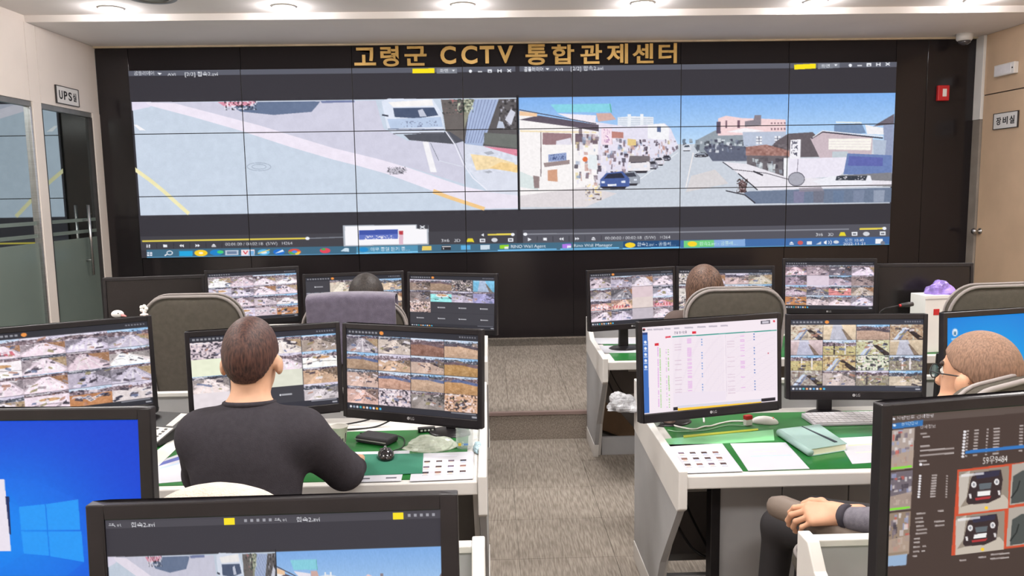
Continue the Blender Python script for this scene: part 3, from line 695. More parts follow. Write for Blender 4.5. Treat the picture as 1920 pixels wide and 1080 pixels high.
poly([(1524, 342), (1560, 333), (1628, 333), (1632, 346), (1620, 352), (1540, 350)], (240, 240, 248)); poly([(1568, 333), (1623, 333), (1620, 342), (1566, 341)], (54, 60, 70)); vc.flecks(1570, 334, 1620, 341, 3, 86, td=None, tl=0.66)
vc.ell(1495, 338, 15, 13, (172, 172, 184)); vc.line([(1495+15*math.cos(a*0.5), 338+13*math.sin(a*0.5)) for a in range(14)], 1.2, (60, 58, 72))
poly([(1388, 344), (1396, 337), (1404, 346), (1402, 362), (1392, 362)], (120, 96, 98)); vc.flecks(1386, 336, 1406, 362, 2.5, 87, dark=(50, 36, 36), td=0.45, tl=0.75)
vc.line([(1365, 358), (1400, 366), (1420, 382)], 2.2, (50, 48, 58))
vc.grain(976, 182, 1666, 385, 5, 3, 88)
uvrect(3.485, 0.46, 3.507, 2.32, (20, 20, 26))
# player chrome
WHT = (240, 242, 248)
def chrome(dx, x, right):
    vc.text('곰플레이어', x, 149.5-dx, 6.5, WHT, wid=37); vc.poly([(x+41, 144-dx), (x+49, 144-dx), (x+45, 148-dx)], WHT)
    vc.text('AVI', x+59, 149.0-dx, 5, WHT, wid=15); vc.text('[2/2] 합속2.avi', x+89, 148.5-dx, 7, WHT, wid=62)
chrome(0, 260, False); chrome(20, 982, True)
vc.text('곰플레이어', 982, 130, 6.5, WHT, wid=37)
for x0, y0, x1, y1 in ((770, 125, 812, 134), (1489, 123, 1528, 132)):
    poly([(x0, y0+1), (x1, y0), (x1, y1), (x0, y1+1)], (255, 232, 20)); poly([(x1+4, y0), (x1+43, y0), (x1+43, y1), (x1+4, y1+1)], (128, 132, 142))
    vc.text('화면', x1+10, y1-1.5, 5.5, WHT, wid=16); poly([(x1+33, y0+2.5), (x1+39, y0+2.5), (x1+36, y0+6)], WHT)
    s0 = x1+68 if x0 < 900 else x1+62; st = 18.5 if x0 < 900 else 16.5
    for k in range(5):
        cx, cy = s0+k*st, (y0+y1)/2+0.6-(0.3*k if x0 < 900 else 0)
        if k == 0: vc.ell(cx, cy, 3, 3, WHT)
        elif k == 1: poly([(cx-4, cy), (cx+4, cy), (cx+4, cy+2), (cx-4, cy+2)], WHT)
        elif k == 2: poly([(cx-4, cy-3), (cx+4, cy-3), (cx+4, cy+3), (cx-4, cy+3)], WHT); poly([(cx-2, cy), (cx+2, cy), (cx+2, cy+2), (cx-2, cy+2)], (92, 94, 106))
        elif k == 3: vc.line([(cx-3, cy-3), (cx-3, cy+3)], 2, WHT); vc.line([(cx+3, cy-3), (cx+3, cy+3)], 2, WHT); vc.line([(cx-3, cy), (cx+3, cy)], 1.4, WHT)
        else: vc.line([(cx-3.5, cy-2.5), (cx+3.5, cy+2.5)], 1.8, WHT); vc.line([(cx-3.5, cy+2.5), (cx+3.5, cy-2.5)], 1.8, WHT)
def ctl(x, y, k, c=WHT):
    if k == 'pause': poly([(x-3, y-3), (x-1, y-3), (x-1, y+3), (x-3, y+3)], c); poly([(x+1, y-3), (x+3, y-3), (x+3, y+3), (x+1, y+3)], c)
    if k == 'stop': poly([(x-3.5, y-2.5), (x+3.5, y-2.5), (x+3.5, y+2.5), (x-3.5, y+2.5)], c)
    if k == 'prev': poly([(x+4, y-3), (x, y), (x+4, y+3)], c); poly([(x, y-3), (x-4, y), (x, y+3)], c)
    if k == 'next': poly([(x-4, y-3), (x, y), (x-4, y+3)], c); poly([(x, y-3), (x+4, y), (x, y+3)], c)
    if k == 'up': poly([(x-4, y+0.5), (x, y-3), (x+4, y+0.5)], c); poly([(x-4, y+1.5), (x+4, y+1.5), (x+4, y+3), (x-4, y+3)], c)
    if k == 'play': poly([(x-3, y-3.5), (x+4, y), (x-3, y+3.5)], c)
    if k == 'box': poly([(x-5, y-3.5), (x+5, y-3.5), (x+5, y+3.5), (x-5, y+3.5)], c); poly([(x-3, y-1.5), (x+3, y-1.5), (x+3, y+1.5), (x-3, y+1.5)], (110, 112, 120))
vc.line([(272, 456), (420, 452.5), (572, 449)], 3.0, (236, 214, 84)); vc.line([(572, 449), (745, 442)], 2.2, (120, 124, 134)); vc.ell(572, 449, 4, 3, WHT)
for k, (x, y, s_) in enumerate(((283, 465, 'pause'), (313, 464.5, 'stop'), (342, 464, 'prev'), (371, 463.5, 'next'), (400, 463, 'up'))):
    ctl(x, y, s_); vc.line([(x+15, y-6), (x+15, y+5)], 0.8, (36, 36, 42))
vc.text('00:01:00 / 00:02:18  (S/W)   H264', 421, 463.5, 6, (222, 224, 230), wid=128)
vc.text('3ⅹ6', 824, 455, 6, WHT, wid=16); vc.text('3D', 849, 455, 6, WHT, wid=12); poly([(872, 455), (875, 448), (884, 448), (887, 455)], (232, 214, 50)); ctl(903, 452, 'box'); vc.ell(926, 451, 6, 4, (214, 216, 222)); ctl(957, 451, 'box')
vc.line([(913, 441), (962, 440)], 3.4, (236, 214, 84)); vc.ell(961, 440.5, 3.5, 3, WHT); vc.text('◀', 900, 444, 5, WHT)
vc.line([(984, 440), (1300, 436), (1590, 432.5)], 2.4, (138, 140, 150)); vc.ell(985, 440, 4, 3, WHT)
for x, y, s_ in ((993, 450, 'play'), (1023, 449.5, 'stop'), (1054, 449, 'prev'), (1084, 448.5, 'next'), (1115, 448, 'up')):
    ctl(x, y, s_); vc.line([(x+15, y-6), (x+15, y+5)], 0.8, (44, 44, 50))
vc.text('00:00:00 / 00:02:18  (S/W)   H264', 1137, 450.5, 6, (222, 224, 230), wid=128)
vc.text('3ⅹ6', 1530, 445, 6, WHT, wid=14); vc.text('3D', 1552, 445, 6, WHT, wid=11); poly([(1572, 445), (1575, 438), (1582, 438), (1585, 445)], (232, 214, 50)); ctl(1600, 441.5, 'box'); vc.ell(1621, 441.5, 6, 4, (214, 216, 222)); ctl(1650, 441, 'box')
vc.line([(1609, 432.5), (1655, 431.5)], 3.4, (236, 214, 84)); vc.ell(1653, 431.6, 3.5, 3, WHT)
# taskbar icons
def icon(x, y, kind):
    if kind == 'win':
        for a in (-3, 2):
            for b in (-3, 1): poly([(x+a-1, y+b), (x+a+3, y+b), (x+a+3, y+b+3), (x+a-1, y+b+3)], (226, 228, 240))
    if kind == 'search': vc.line([(x+2+5*math.cos(a*0.6), y-1+3.6*math.sin(a*0.6)) for a in range(12)], 1.6, WHT); vc.line([(x-3, y+1.5), (x-7, y+4.5)], 2.2, WHT)
icon(285, 479.5, 'win'); icon(319, 478.5, 'search')
poly([(338, 474), (362, 473.5), (362, 483), (338, 483.5)], (30, 168, 226)); vc.ell(377, 477.5, 12, 6, (250, 208, 40)); vc.ell(377, 477.5, 4, 2, (255, 246, 214)); vc.ell(405, 476.5, 12, 5.5, (24, 132, 206)); vc.ell(412, 475.5, 6, 3, (70, 206, 120))
poly([(421, 472), (445, 471.5), (445, 481), (421, 481.5)], (196, 206, 222)); poly([(424, 474), (442, 473.5), (442, 479), (424, 479.5)], (110, 130, 160)); poly([(450, 471), (474, 470.5), (474, 481.5), (450, 482)], (240, 226, 232)); vc.line([(454, 473), (458, 479), (462, 473)], 1.8, (214, 40, 60)); poly([(464, 473), (473, 473), (473, 481), (464, 481)], (120, 176, 222))
vc.ell(491, 475.5, 11, 5.5, (90, 186, 236)); vc.ell(491, 476, 6, 2.4, (230, 240, 246)); vc.line([(480, 478), (492, 474), (502, 470.5)], 1.6, (240, 210, 90)); vc.ell(519, 475, 11, 5.5, (24, 112, 206)); poly([(511, 478), (526, 470), (528, 474)], (226, 240, 250))
vc.ell(548, 474.5, 12, 5.8, (226, 80, 66)); poly([(536, 474), (548, 474.5), (552, 480), (540, 479)], (70, 176, 90)); poly([(548, 474.5), (560, 474), (556, 479.5), (550, 480)], (250, 204, 60)); vc.ell(548, 474.5, 5, 2.6, (80, 140, 230)); vc.ell(605, 472, 10, 5, (226, 70, 90)); vc.ell(602, 469.5, 4, 2, (70, 170, 80)); poly([(634, 473), (642, 467), (650, 467), (650, 474)], (206, 226, 240))
poly([(664, 465), (780, 461.5), (780, 474), (664, 477)], (84, 150, 184)); poly([(664, 476), (780, 473), (780, 475), (664, 478)], (130, 210, 250)); vc.ell(677, 470, 9, 4.5, (24, 140, 206)); vc.text('아무 중일 듣기 중…', 690, 472.5, 6, WHT, wid=76)
for x, y, c1 in ((797, 467, (236, 206, 100)), (834, 466, (40, 40, 46)), (871, 465.5, (92, 176, 226)), (908, 465, (206, 222, 234))):
    poly([(x-9, y-4), (x+9, y-4.5), (x+9, y+4), (x-9, y+4.5)], c1)
vc.line([(826, 464), (843, 463.5)], 1.6, (236, 236, 240)); vc.line([(829, 466), (829, 469)], 1.4, (236, 236, 240))
poly([(936, 461), (953, 460), (953, 467), (936, 468)], (150, 214, 40)); poly([(945, 464), (953, 463.5), (953, 468), (945, 468.5)], (236, 242, 226)); vc.text('RINO Wall Agent', 957, 466.5, 6, WHT, wid=68); vc.line([(932, 471), (1045, 468.5)], 2.2, (120, 200, 250))
poly([(1056, 459), (1073, 458), (1073, 466), (1056, 467)], (176, 120, 230)); poly([(1065, 462), (1073, 461.5), (1073, 466), (1065, 466.5)], (236, 226, 250)); vc.text('Rino Wall Manager', 1077, 464.5, 6, WHT, wid=76); vc.line([(1052, 468.5), (1164, 466)], 2.2, (120, 200, 250))
poly([(1172, 454), (1279, 451.5), (1279, 466), (1172, 468.5)], (24, 72, 120)); vc.ell(1185, 461, 10, 5, (250, 214, 40)); vc.text('합속2.avi - 곰플레…', 1198, 463, 6.5, WHT, wid=76); vc.line([(1171, 467.5), (1280, 465)], 2.2, (120, 200, 250))
poly([(1286, 453), (1343, 451.5), (1343, 464.5), (1286, 466)], (112, 206, 130)); poly([(1343, 451.5), (1401, 450), (1401, 463.5), (1343, 464.5)], (134, 172, 222)); vc.ell(1302, 459, 9, 5, (250, 214, 40)); vc.text('합속2.avi - 곰플레…', 1315, 461.5, 6, (206, 236, 226), wid=76)
ctl(1486, 458, 'up'); vc.ell(1502, 457.5, 5, 4, (206, 90, 90)); poly([(1514, 455), (1523, 455), (1523, 461), (1514, 461)], (226, 230, 240)); poly([(1530, 461), (1540, 455), (1540, 461)], (206, 214, 226)); poly([(1545, 456), (1550, 453), (1550, 461), (1545, 459)], WHT); vc.line([(1553, 454), (1555, 457), (1553, 460)], 1.2, WHT); vc.line([(1557, 453), (1559, 457), (1557, 461)], 1.2, WHT); vc.ell(1567, 456.5, 5, 3, (214, 220, 230))
vc.text('오전 10:40', 1582, 456, 5.2, WHT, wid=38); vc.text('2022-11-21', 1579, 462.5, 5.2, WHT, wid=44); poly([(1637, 451), (1650, 451), (1650, 460), (1637, 460)], WHT); vc.ell(1650, 459, 4, 4, (120, 126, 140))
# preview pop-up
poly([(638, 424), (800, 421), (801, 460), (640, 464)], (176, 182, 192)); poly([(642, 426), (776, 423), (776, 430), (797, 430), (798, 458), (643, 462)], (250, 248, 252)); poly([(668, 433), (742, 431), (742, 449), (668, 451)], (62, 84, 170)); poly([(668, 442), (742, 440), (742, 449), (668, 451)], (96, 116, 196)); vc.flecks(680, 444, 735, 450, 2, 91, td=None, tl=0.55); poly([(744, 434), (752, 434), (752, 460), (744, 460)], (226, 190, 206)); poly([(744, 434), (752, 434), (752, 441), (744, 441)], (190, 60, 70)); poly([(778, 421.5), (800, 421), (800, 430), (778, 430)], (60, 60, 68)); vc.line([(784, 424), (793, 429)], 1.8, WHT); vc.line([(784, 429), (793, 424)], 1.8, WHT)
VIMG = vc.out()
# each display panel of the wall
M_vid = screen_mat('video_wall_picture', 0.98)
vwall = empty('video_wall', ((VX0+VX1)/2, D-0.03, VZ1), label='large video wall of twenty-one display panels showing two street films', cat='video wall')
vo = Vector(vwall.location)
for r_ in range(3):
    for c_ in range(7):
        x0, z1 = VX0+c_*PW, VZ0-r_*PH
        b = MB().box(x0+0.0015-vo.x, 0.001, z1-PH+0.0015-vo.z, x0+PW-0.0015-vo.x, 0.05, z1-0.0015-vo.z).build('display_panel', M_blackpl, vwall)
        img = VIMG[r_*118:(r_+1)*118, c_*208:(c_+1)*208]
        e = 0.0045
        me = picture_mesh('screen', img, (x0+e-vo.x, -0.0005, z1-e-vo.z), (PW-2*e, 0, 0), (0, 0, -(PH-2*e)), M_vid)
        link(bpy.data.objects.new('screen', me), b)
# ------------------------------------------------------------------ pictures for the desk monitors
PINK = (206, 190, 200); LAV = (188, 178, 196); GREY = (150, 142, 150); SAND = (206, 172, 146); DUSK = (112, 104, 112); BROWN = (168, 124, 92); CREAM = (238, 234, 214); BLUE = (120, 176, 228)
def tile_pic(c, x0, y0, x1, y1, kind, seed, base=PINK):
    R = random.Random(seed); P = lambda a, b: (x0+(x1-x0)*a, y0+(y1-y0)*b)
    poly_ = lambda pts, col, al=1.0: c.poly([P(*p) for p in pts], col, al)
    base = np.array(base, float); dk = base*0.55; lt = np.minimum(255, base*1.16+6)
    c.rect(x0, y0, x1, y1, base)
    cell = max(2.2, (x1-x0)*c.w/16)
    if kind == 'blank':
        c.rect(x0, y0, x1, y1, (62, 61, 68)); cx = R.uniform(0.36, 0.42)
        c.rect(*P(cx, 0.46), *P(cx+0.3, 0.56), (206, 206, 212), 0.75); c.ell(*P(cx-0.03, 0.51), (x1-x0)*0.025, (y1-y0)*0.06, (230, 230, 236)); return
    if kind == 'white':
        c.rect(x0, y0, x1, y1, base); c.grain(x0, y0, x1, y1, 5, cell*2, seed); return
    sky = R.uniform(0.14, 0.26) if kind in ('field', 'pole') or R.random() < 0.45 else 0.03
    if kind in ('road', 'cross', 'plaza', 'parking', 'field', 'pole', 'slope'):
        poly_([(0, 0), (1, 0), (1, sky*0.8), (0, sky)], R.choice([(196, 214, 236), (150, 196, 236), (214, 206, 226)]))
        far = R.choice([(96, 88, 104), (120, 100, 106), (88, 92, 104), (140, 120, 128)])
        poly_([(0, sky*0.6), (0.3, sky*0.5), (0.6, sky*0.9), (1, sky*0.55), (1, sky+0.12), (0, sky+0.16)], far)
        c.flecks(*P(0, sky*0.4), *P(1, sky+0.22), cell*0.55, seed+1, dark=(52, 46, 58), light=(232, 224, 236), td=0.36, tl=0.66, al=0.75)
    h0 = sky+0.14; vx = R.uniform(0.3, 0.7)
    if kind in ('road', 'cross'):
        poly_([(vx-0.06, h0), (vx+0.08, h0), (1.0, 0.86), (0.9, 1), (0.05, 1), (0, 0.9)], lt)
        poly_([(0, h0+0.05), (vx-0.08, h0), (0, 0.8)], base*0.78); poly_([(vx+0.1, h0), (1, h0), (1, 0.7)], R.choice([base*0.7, np.array(BROWN), np.array((176, 150, 120))]))
        for k in range(3): poly_([(vx, h0), (vx+0.02, h0), (0.2+0.3*k+0.06, 1), (0.2+0.3*k, 1)], (244, 238, 240), 0.6)
        c.flecks(*P(0, h0), *P(1, 0.72), cell*0.6, seed+2, dark=(48, 42, 54), light=(240, 226, 232), td=0.22, tl=0.8, al=0.7)
        if kind == 'cross':
            col = R.choice([(250, 244, 250)]*2+[(204, 92, 104)])
            for k in range(6): poly_([(0.12+0.13*k, 0.62), (0.18+0.13*k, 0.62), (0.14+0.15*k, 0.86), (0.04+0.15*k, 0.86)], col, 0.85)
    elif kind == 'plaza':
        poly_([(0, h0), (1, h0), (1, 1), (0, 1)], lt); c.ell(*P(0.55, 0.42), (x1-x0)*0.32, (y1-y0)*0.14, (246, 240, 244)); c.ell(*P(0.55, 0.40), (x1-x0)*0.24, (y1-y0)*0.09, (206, 160, 116))
        poly_([(0, 0.72), (0.4, 0.6), (1, 0.66), (1, 0.7), (0.4, 0.65), (0, 0.8)], dk, 0.6)
    elif kind == 'parking':
        poly_([(0, h0), (1, h0), (1, 1), (0, 1)], R.choice([base, np.array((196, 136, 92))]))
        for k in range(9):
            a, b = R.uniform(0.05, 0.9), R.uniform(h0+0.1, 0.92); q = R.choice([(240, 236, 244), (60, 58, 74), (226, 220, 230), (120, 130, 168)])
            poly_([(a-0.1, b), (a+0.04, b-0.09), (a+0.12, b-0.04), (a-0.02, b+0.07)], q); poly_([(a-0.04, b), (a+0.04, b-0.05), (a+0.06, b-0.02), (a-0.02, b+0.03)], (50, 52, 70))
    elif kind == 'field':
        poly_([(0, h0-0.04), (0.4, h0-0.14), (0.8, h0-0.02), (1, h0+0.02), (1, h0+0.18), (0, h0+0.06)], R.choice([(98, 110, 150), (92, 82, 92), (112, 92, 100)]))
        poly_([(0, h0+0.06), (0.5, h0+0.04), (1, h0+0.2), (1, 1), (0, 1)], base); poly_([(0, 1), (0.6, h0+0.3), (1, 0.8), (1, 1)], base*0.9, 0.7)
        c.grain(x0, y0, x1, y1, 9, cell*0.5, seed+5)
    elif kind == 'slope':
        poly_([(0, h0), (0.55, h0), (1, 0.6), (1, 1), (0, 1)], base); poly_([(0.5, h0), (1, h0-0.1), (1, 0.66)], base*0.62); poly_([(0.1, 1), (0.5, h0), (0.6, h0), (0.5, 1)], lt, 0.7)
        c.flecks(*P(0.4, h0), *P(1, 0.8), cell*0.6, seed+6, td=0.3, tl=0.78, al=0.7)
    elif kind == 'pole':
        poly_([(0, h0), (1, h0), (1, 1), (0, 1)], R.choice([(196, 180, 130), (176, 166, 140), (206, 190, 166), (150, 140, 128)])); c.flecks(*P(0, h0), *P(1, 1), cell*0.7, seed+7, dark=(92, 76, 66), light=(220, 222, 160), td=0.3, tl=0.72, al=0.7)
        for k in range(R.choice([1, 2, 2])):
            a = 0.3+0.38*k+R.uniform(-0.08, 0.08); poly_([(a, 0.2), (a+0.045, 0.2), (a+0.05, 0.95), (a, 0.95)], R.choice([(232, 224, 224), (66, 58, 60)]))
    elif kind == 'trees':
        c.flecks(x0, y0, x1, y1, cell*0.75, seed+8, dark=(48, 44, 54), light=(246, 226, 226), td=0.42, tl=0.6)
    elif kind == 'beam':
        c.flecks(x0, y0, x1, y1, cell*0.8, seed+9, dark=(120, 96, 84), light=(222, 222, 206), td=0.36, tl=0.68, al=0.8)
        poly_([(0.5, 0.35), (0.62, 0.3), (1, 0.85), (1, 1), (0.85, 1)], (58, 46, 44)); poly_([(0.1, 1), (0.4, 0.2), (0.5, 0.2), (0.22, 1)], (206, 216, 236)); poly_([(0.25, 1), (0.5, 0.3), (0.54, 0.3), (0.32, 1)], (120, 132, 168))
    elif kind == 'water':
        c.vgrad(x0, y0, x1, y1, base*1.08, base*0.92); poly_([(0.3, 0), (0.55, 0), (0.75, 1), (0.2, 1)], (186, 190, 214), 0.8); poly_([(0.55, 0.25), (0.62, 0.3), (0.9, 1), (0.74, 1)], (120, 100, 84), 0.8)
    if kind not in ('water',):
        for n_ in range(R.randint(3, 5) if kind == 'field' else R.randint(9, 14)):
            a, b_ = R.uniform(0.02, 0.9), R.uniform(0.1, 0.85); w_, h_ = R.uniform(0.04, 0.2), R.uniform(0.04, 0.16); k_ = R.uniform(-0.12, 0.12)
            q_ = [(a, b_), (min(1, a+w_), b_+k_), (min(1, a+w_*0.9), min(1, b_+h_+k_)), (max(0, a-0.03), min(1, b_+h_))]
            if kind == 'field': poly_(q_, base*R.uniform(0.75, 1.1), 0.5)
            else: poly_(q_, R.choice([(52, 46, 58), (70, 62, 76), (243, 236, 242), (236, 222, 228), base*0.7, base*1.1, (176, 128, 110), (104, 116, 150), (150, 140, 100)]), 0.8)
    c.grain(x0, y0, x1, y1, 12, cell*0.35, seed+3); c.grain(x0, y0, x1, y1, 14, cell*1.4, seed+4)
    c.rect(*P(0.03, 0.03), *P(R.uniform(0.3, 0.6), 0.09), (240, 240, 246), 0.6)
def wallpaper(c, kinds, bases, seed, top=0.075, bot=0.075, cols=4, rows=4, bar=(46, 46, 54), hot=True):
    c.rect(0, 0, 1, 1, bar); cw = 1/cols; rh = (1-top-bot)/rows
    for k in range(cols*rows):
        i, j = k % cols, k//cols; kd = kinds[k % len(kinds)]; bs = bases[k % len(bases)]
        tile_pic(c, i*cw+0.001, top+j*rh+0.0015, (i+1)*cw-0.001, top+(j+1)*rh-0.0015, kd, seed*100+k*7, bs)
    for k in range(9): c.rect(0.02+k*0.026, top*0.35, 0.036+k*0.026, top*0.65, (170, 170, 178), 0.8)
    if hot: c.ell(0.278, top*0.5, 0.016, top*0.3, (240, 150, 70))
    for k in range(7): c.rect(0.86+k*0.018, top*0.35, 0.87+k*0.018, top*0.6, (160, 160, 170), 0.7)
    cs = [(230, 230, 236), (150, 160, 180), (206, 214, 226), (60, 180, 190), (236, 170, 120), (226, 226, 230), (90, 170, 226), (236, 232, 238), (246, 176, 60), (80, 190, 236)]
    for k, q in enumerate(cs): c.ell(0.03+k*0.026, 1-bot*0.4, 0.009, bot*0.2, q)
    c.rect(0.8, 1-bot*0.92, 0.98, 1-bot*0.75, (210, 210, 220), 0.6); c.rect(0.95, 1-bot*0.5, 0.985, 1-bot*0.25, (214, 214, 222), 0.7)
def cctv(w_, h_, kinds, bases, seed, **k):
    c = Cv(w_, h_, (46, 46, 54), 2); wallpaper(c, kinds, bases, seed, **k); return c
STREET = [PINK, (214, 196, 206), LAV, (176, 168, 184), (222, 206, 210), PINK, (196, 176, 186), (226, 214, 214)]

def quad_map(tl, tr, br, bl):
    """homography from photo pixels to the unit square of a screen"""
    A = []; B = []
    for (x, y), (u, v) in zip((tl, tr, br, bl), ((0, 0), (1, 0), (1, 1), (0, 1))):
        A.append([x, y, 1, 0, 0, 0, -u*x, -u*y]); B.append(u); A.append([0, 0, 0, x, y, 1, -v*x, -v*y]); B.append(v)
    h = np.linalg.solve(np.array(A), np.array(B))
    def f(x, y):
        q = h[6]*x+h[7]*y+1; return (h[0]*x+h[1]*y+h[2])/q, (h[3]*x+h[4]*y+h[5])/q
    return f

def pic_table():
    """the white monitor: a web table with a blue side bar"""
    c = Cv(330, 196, (244, 232, 240), 2, quad_map((1206, 610), (1457, 594.5), (1455, 744), (1206, 766)))
    p = lambda x, y: (1190+x/5.141, 580+y/5.141)
    pl = lambda pts, col, al=1.0: c.poly([p(*q) for q in pts], col, al)
    pl([(90, 215), (140, 212), (143, 940), (92, 945)], (58, 110, 190)); pl([(90, 205), (140, 202), (140, 222), (90, 225)], (30, 56, 120))
    for y in (292, 350, 405, 462, 520): c.ell(*p(117, y), 2.6, 2.6, (236, 240, 250)); pl([(100, y+20), (133, y+18), (133, y+28), (100, y+30)], (190, 206, 236))
    pl([(92, 165), (122, 163), (116, 192), (96, 188)], (240, 236, 240)); c.ell(*p(106, 176), 2.6, 2.2, (206, 50, 60)); c.ell(*p(104, 182), 2.4, 2.0, (30, 30, 40))
    for x0, x1 in ((135, 185), (195, 290), (300, 355), (390, 440), (490, 570), (610, 690), (720, 800), (830, 900)):
        y = 172-(x0-135)*0.05; pl([(x0, y), (x1, y-2), (x1, y+12), (x0, y+14)], (178, 170, 184), 0.8)
    pl([(1215, 100), (1305, 93), (1305, 126), (1215, 132)], (96, 92, 104)); pl([(1230, 106), (1292, 101), (1292, 120), (1230, 126)], (206, 200, 212)); c.ell(*p(1342, 104), 2.0, 2.0, (226, 60, 80))
    pl([(372, 240), (1365, 183), (1365, 192), (372, 250)], (30, 150, 136)); pl([(308, 240), (358, 236), (358, 252), (308, 256)], (222, 60, 80))
    c.text('종일 정기현황', *p(388, 217), 4.2, (70, 66, 90), wid=31); pl([(560, 196), (598, 193), (598, 215), (560, 218)], (222, 36, 56)); pl([(205, 304), (243, 300), (243, 324), (205, 328)], (216, 40, 56))
    R = random.Random(4)
    for y in range(340, 890, 11):
        if R.random() < 0.9: pl([(228, y), (238, y), (238, y+5), (228, y+5)], (206, 110, 214))
        if R.random() < 0.82: pl([(249, y+10), (258, y+10), (258, y+16), (249, y+16)], (110, 196, 60))
        if R.random() < 0.6: pl([(306, y+20), (316, y+20), (316, y+25), (306, y+25)], (206, 140, 214))
        if R.random() < 0.55: pl([(327, y+20), (337, y+20), (337, y+26), (327, y+26)], (110, 196, 60))
    for k in range(44):
        y = 262+k*12.2
        c.line([p(372, y), p(860, y-27)], 0.6, (226, 212, 226)); c.line([p(880, y-28), p(1350, y-55)], 0.6, (226, 212, 226))
        if R.random() < 0.62: pl([(510, y), (552, y-2), (552, y+6), (510, y+8)], (226, 168, 228))
        if R.random() < 0.4: pl([(1015, y-26), (1056, y-28), (1056, y-20), (1015, y-18)], (226, 168, 228))
        if R.random() < 0.35: pl([(390, y+4), (455, y), (455, y+7), (390, y+11)], (214, 190, 206), 0.8); pl([(890, y-22), (960, y-26), (960, y-19), (890, y-15)], (214, 190, 206), 0.8)
        if k % 2 == 0 and R.random() < 0.8: c.ell(*p(650, y+8), 1.2, 1.3, (70, 130, 206)); c.ell(*p(1148, y-40+k*0.6), 1.2, 1.3, (60, 110, 186))
    for x in range(690, 860, 16): c.line([p(x, 260), p(x+2, 745)], 0.5, (232, 220, 232))
    c.line([p(875, 225), p(877, 800)], 0.8, (214, 200, 216)); pl([(372, 760), (870, 745), (870, 830), (372, 880)], (238, 226, 238))
    pl([(410, 890), (1205, 838), (1205, 870), (410, 925)], (252, 202, 60)); pl([(410, 878), (1205, 822), (1205, 846), (410, 902)], (216, 214, 228)); pl([(370, 893), (410, 890), (410, 920), (370, 923)], (30, 26, 32)); pl([(1205, 820), (1340, 808), (1340, 838), (1205, 848)], (34, 28, 36)); c.ell(*p(1280, 400), 1.2, 1.2, (206, 70, 90))
    return c
def pic_desktop():
    c = Cv(150, 96, (20, 138, 222), 2)
    H, W = c.a.shape[:2]; X = np.linspace(0, 1, W)[None, :]; Y = np.linspace(0, 1, H)[:, None]
    d = np.exp(-(((X-0.3)/0.5)**2+((Y-0.7)/0.7)**2))[..., None]
    c.a[:] = np.array([18, 112, 212])*(1-d)+np.array([10, 172, 236])*d
    c.ell(0.065, 0.16, 0.02, 0.04, (232, 238, 244)); c.rect(0.058, 0.15, 0.075, 0.19, (60, 120, 160)); c.rect(0.04, 0.22, 0.09, 0.24, (210, 230, 244), 0.7)
    return c
def pic_blue():
    mp = quad_map((-315, 795), (258, 787), (270, 1120), (-305, 1120)); c = Cv(420, 260, (10, 70, 220), 2, mp)
    H, W = c.a.shape[:2]; X = np.linspace(0, 1, W)[None, :]; Y = np.linspace(0, 1, H)[:, None]
    d = np.exp(-(((X-0.55)/0.33)**2+((Y-0.66)/0.5)**2))[..., None]
    c.a[:] = np.array([14, 62, 208])*(1-d)+np.array([6, 132, 240])*d
    c.poly([(-100, 870), (28, 949), (31, 992), (-100, 960)], (20, 130, 240), 0.35); c.poly([(0, 895), (28, 949), (140, 935), (60, 900)], (24, 110, 236), 0.3)
    c.poly([(35, 1036), (149, 1052), (60, 1120), (-100, 1120)], (14, 120, 232), 0.5)
    for q in ([(28, 949), (77, 944), (80, 992), (31, 992)], [(79, 944), (140, 935), (143, 992), (82, 992)], [(31, 994.5), (80, 994.5), (83, 1040), (35, 1036)], [(82, 994.5), (145, 994.5), (149, 1052), (85, 1041)]): c.poly(q, (34, 152, 246))
    c.poly([(-200, 898), (2, 898), (11, 1031), (-195, 1033)], (234, 226, 238)); c.poly([(3, 930), (10, 930), (12, 1000), (9, 1000)], (26, 40, 90))
    c.grain(-300, 790, 260, 1110, 2, 3, 5)
    return c
def pic_players():
    """copy of the two street films on the near monitor"""
    img = VIMG.copy(); c = Cv(600, 330, (52, 50, 58), 1)
    v0 = int(0.47*118); v1 = int(2.32*118)
    body = resample(img[v0:v1], 600, 252); c.a[62:62+252] = body*0.92+6
    c.rect(0, 0, 1, 0.05, (72, 70, 78)); c.rect(0, 0.05, 1, 62/330, (54, 52, 60))
    for x in (0.35, 0.855): c.rect(x, 0.012, x+0.032, 0.048, (250, 226, 30))
    for x0 in (0.0, 0.49):
        c.text('곰플레이어', x0+0.01, 0.042, 6, (190, 190, 196), wid=24); c.text('합속2.avi', x0+0.075, 0.044, 7, (214, 214, 220), wid=42)
        for k in range(5): c.rect(x0+0.41+k*0.0185, 0.02, x0+0.418+k*0.0185, 0.036, (180, 180, 188), 0.8)
    for j in range(62, 200, 2): c.a[j, :300] *= 0.96
    return c
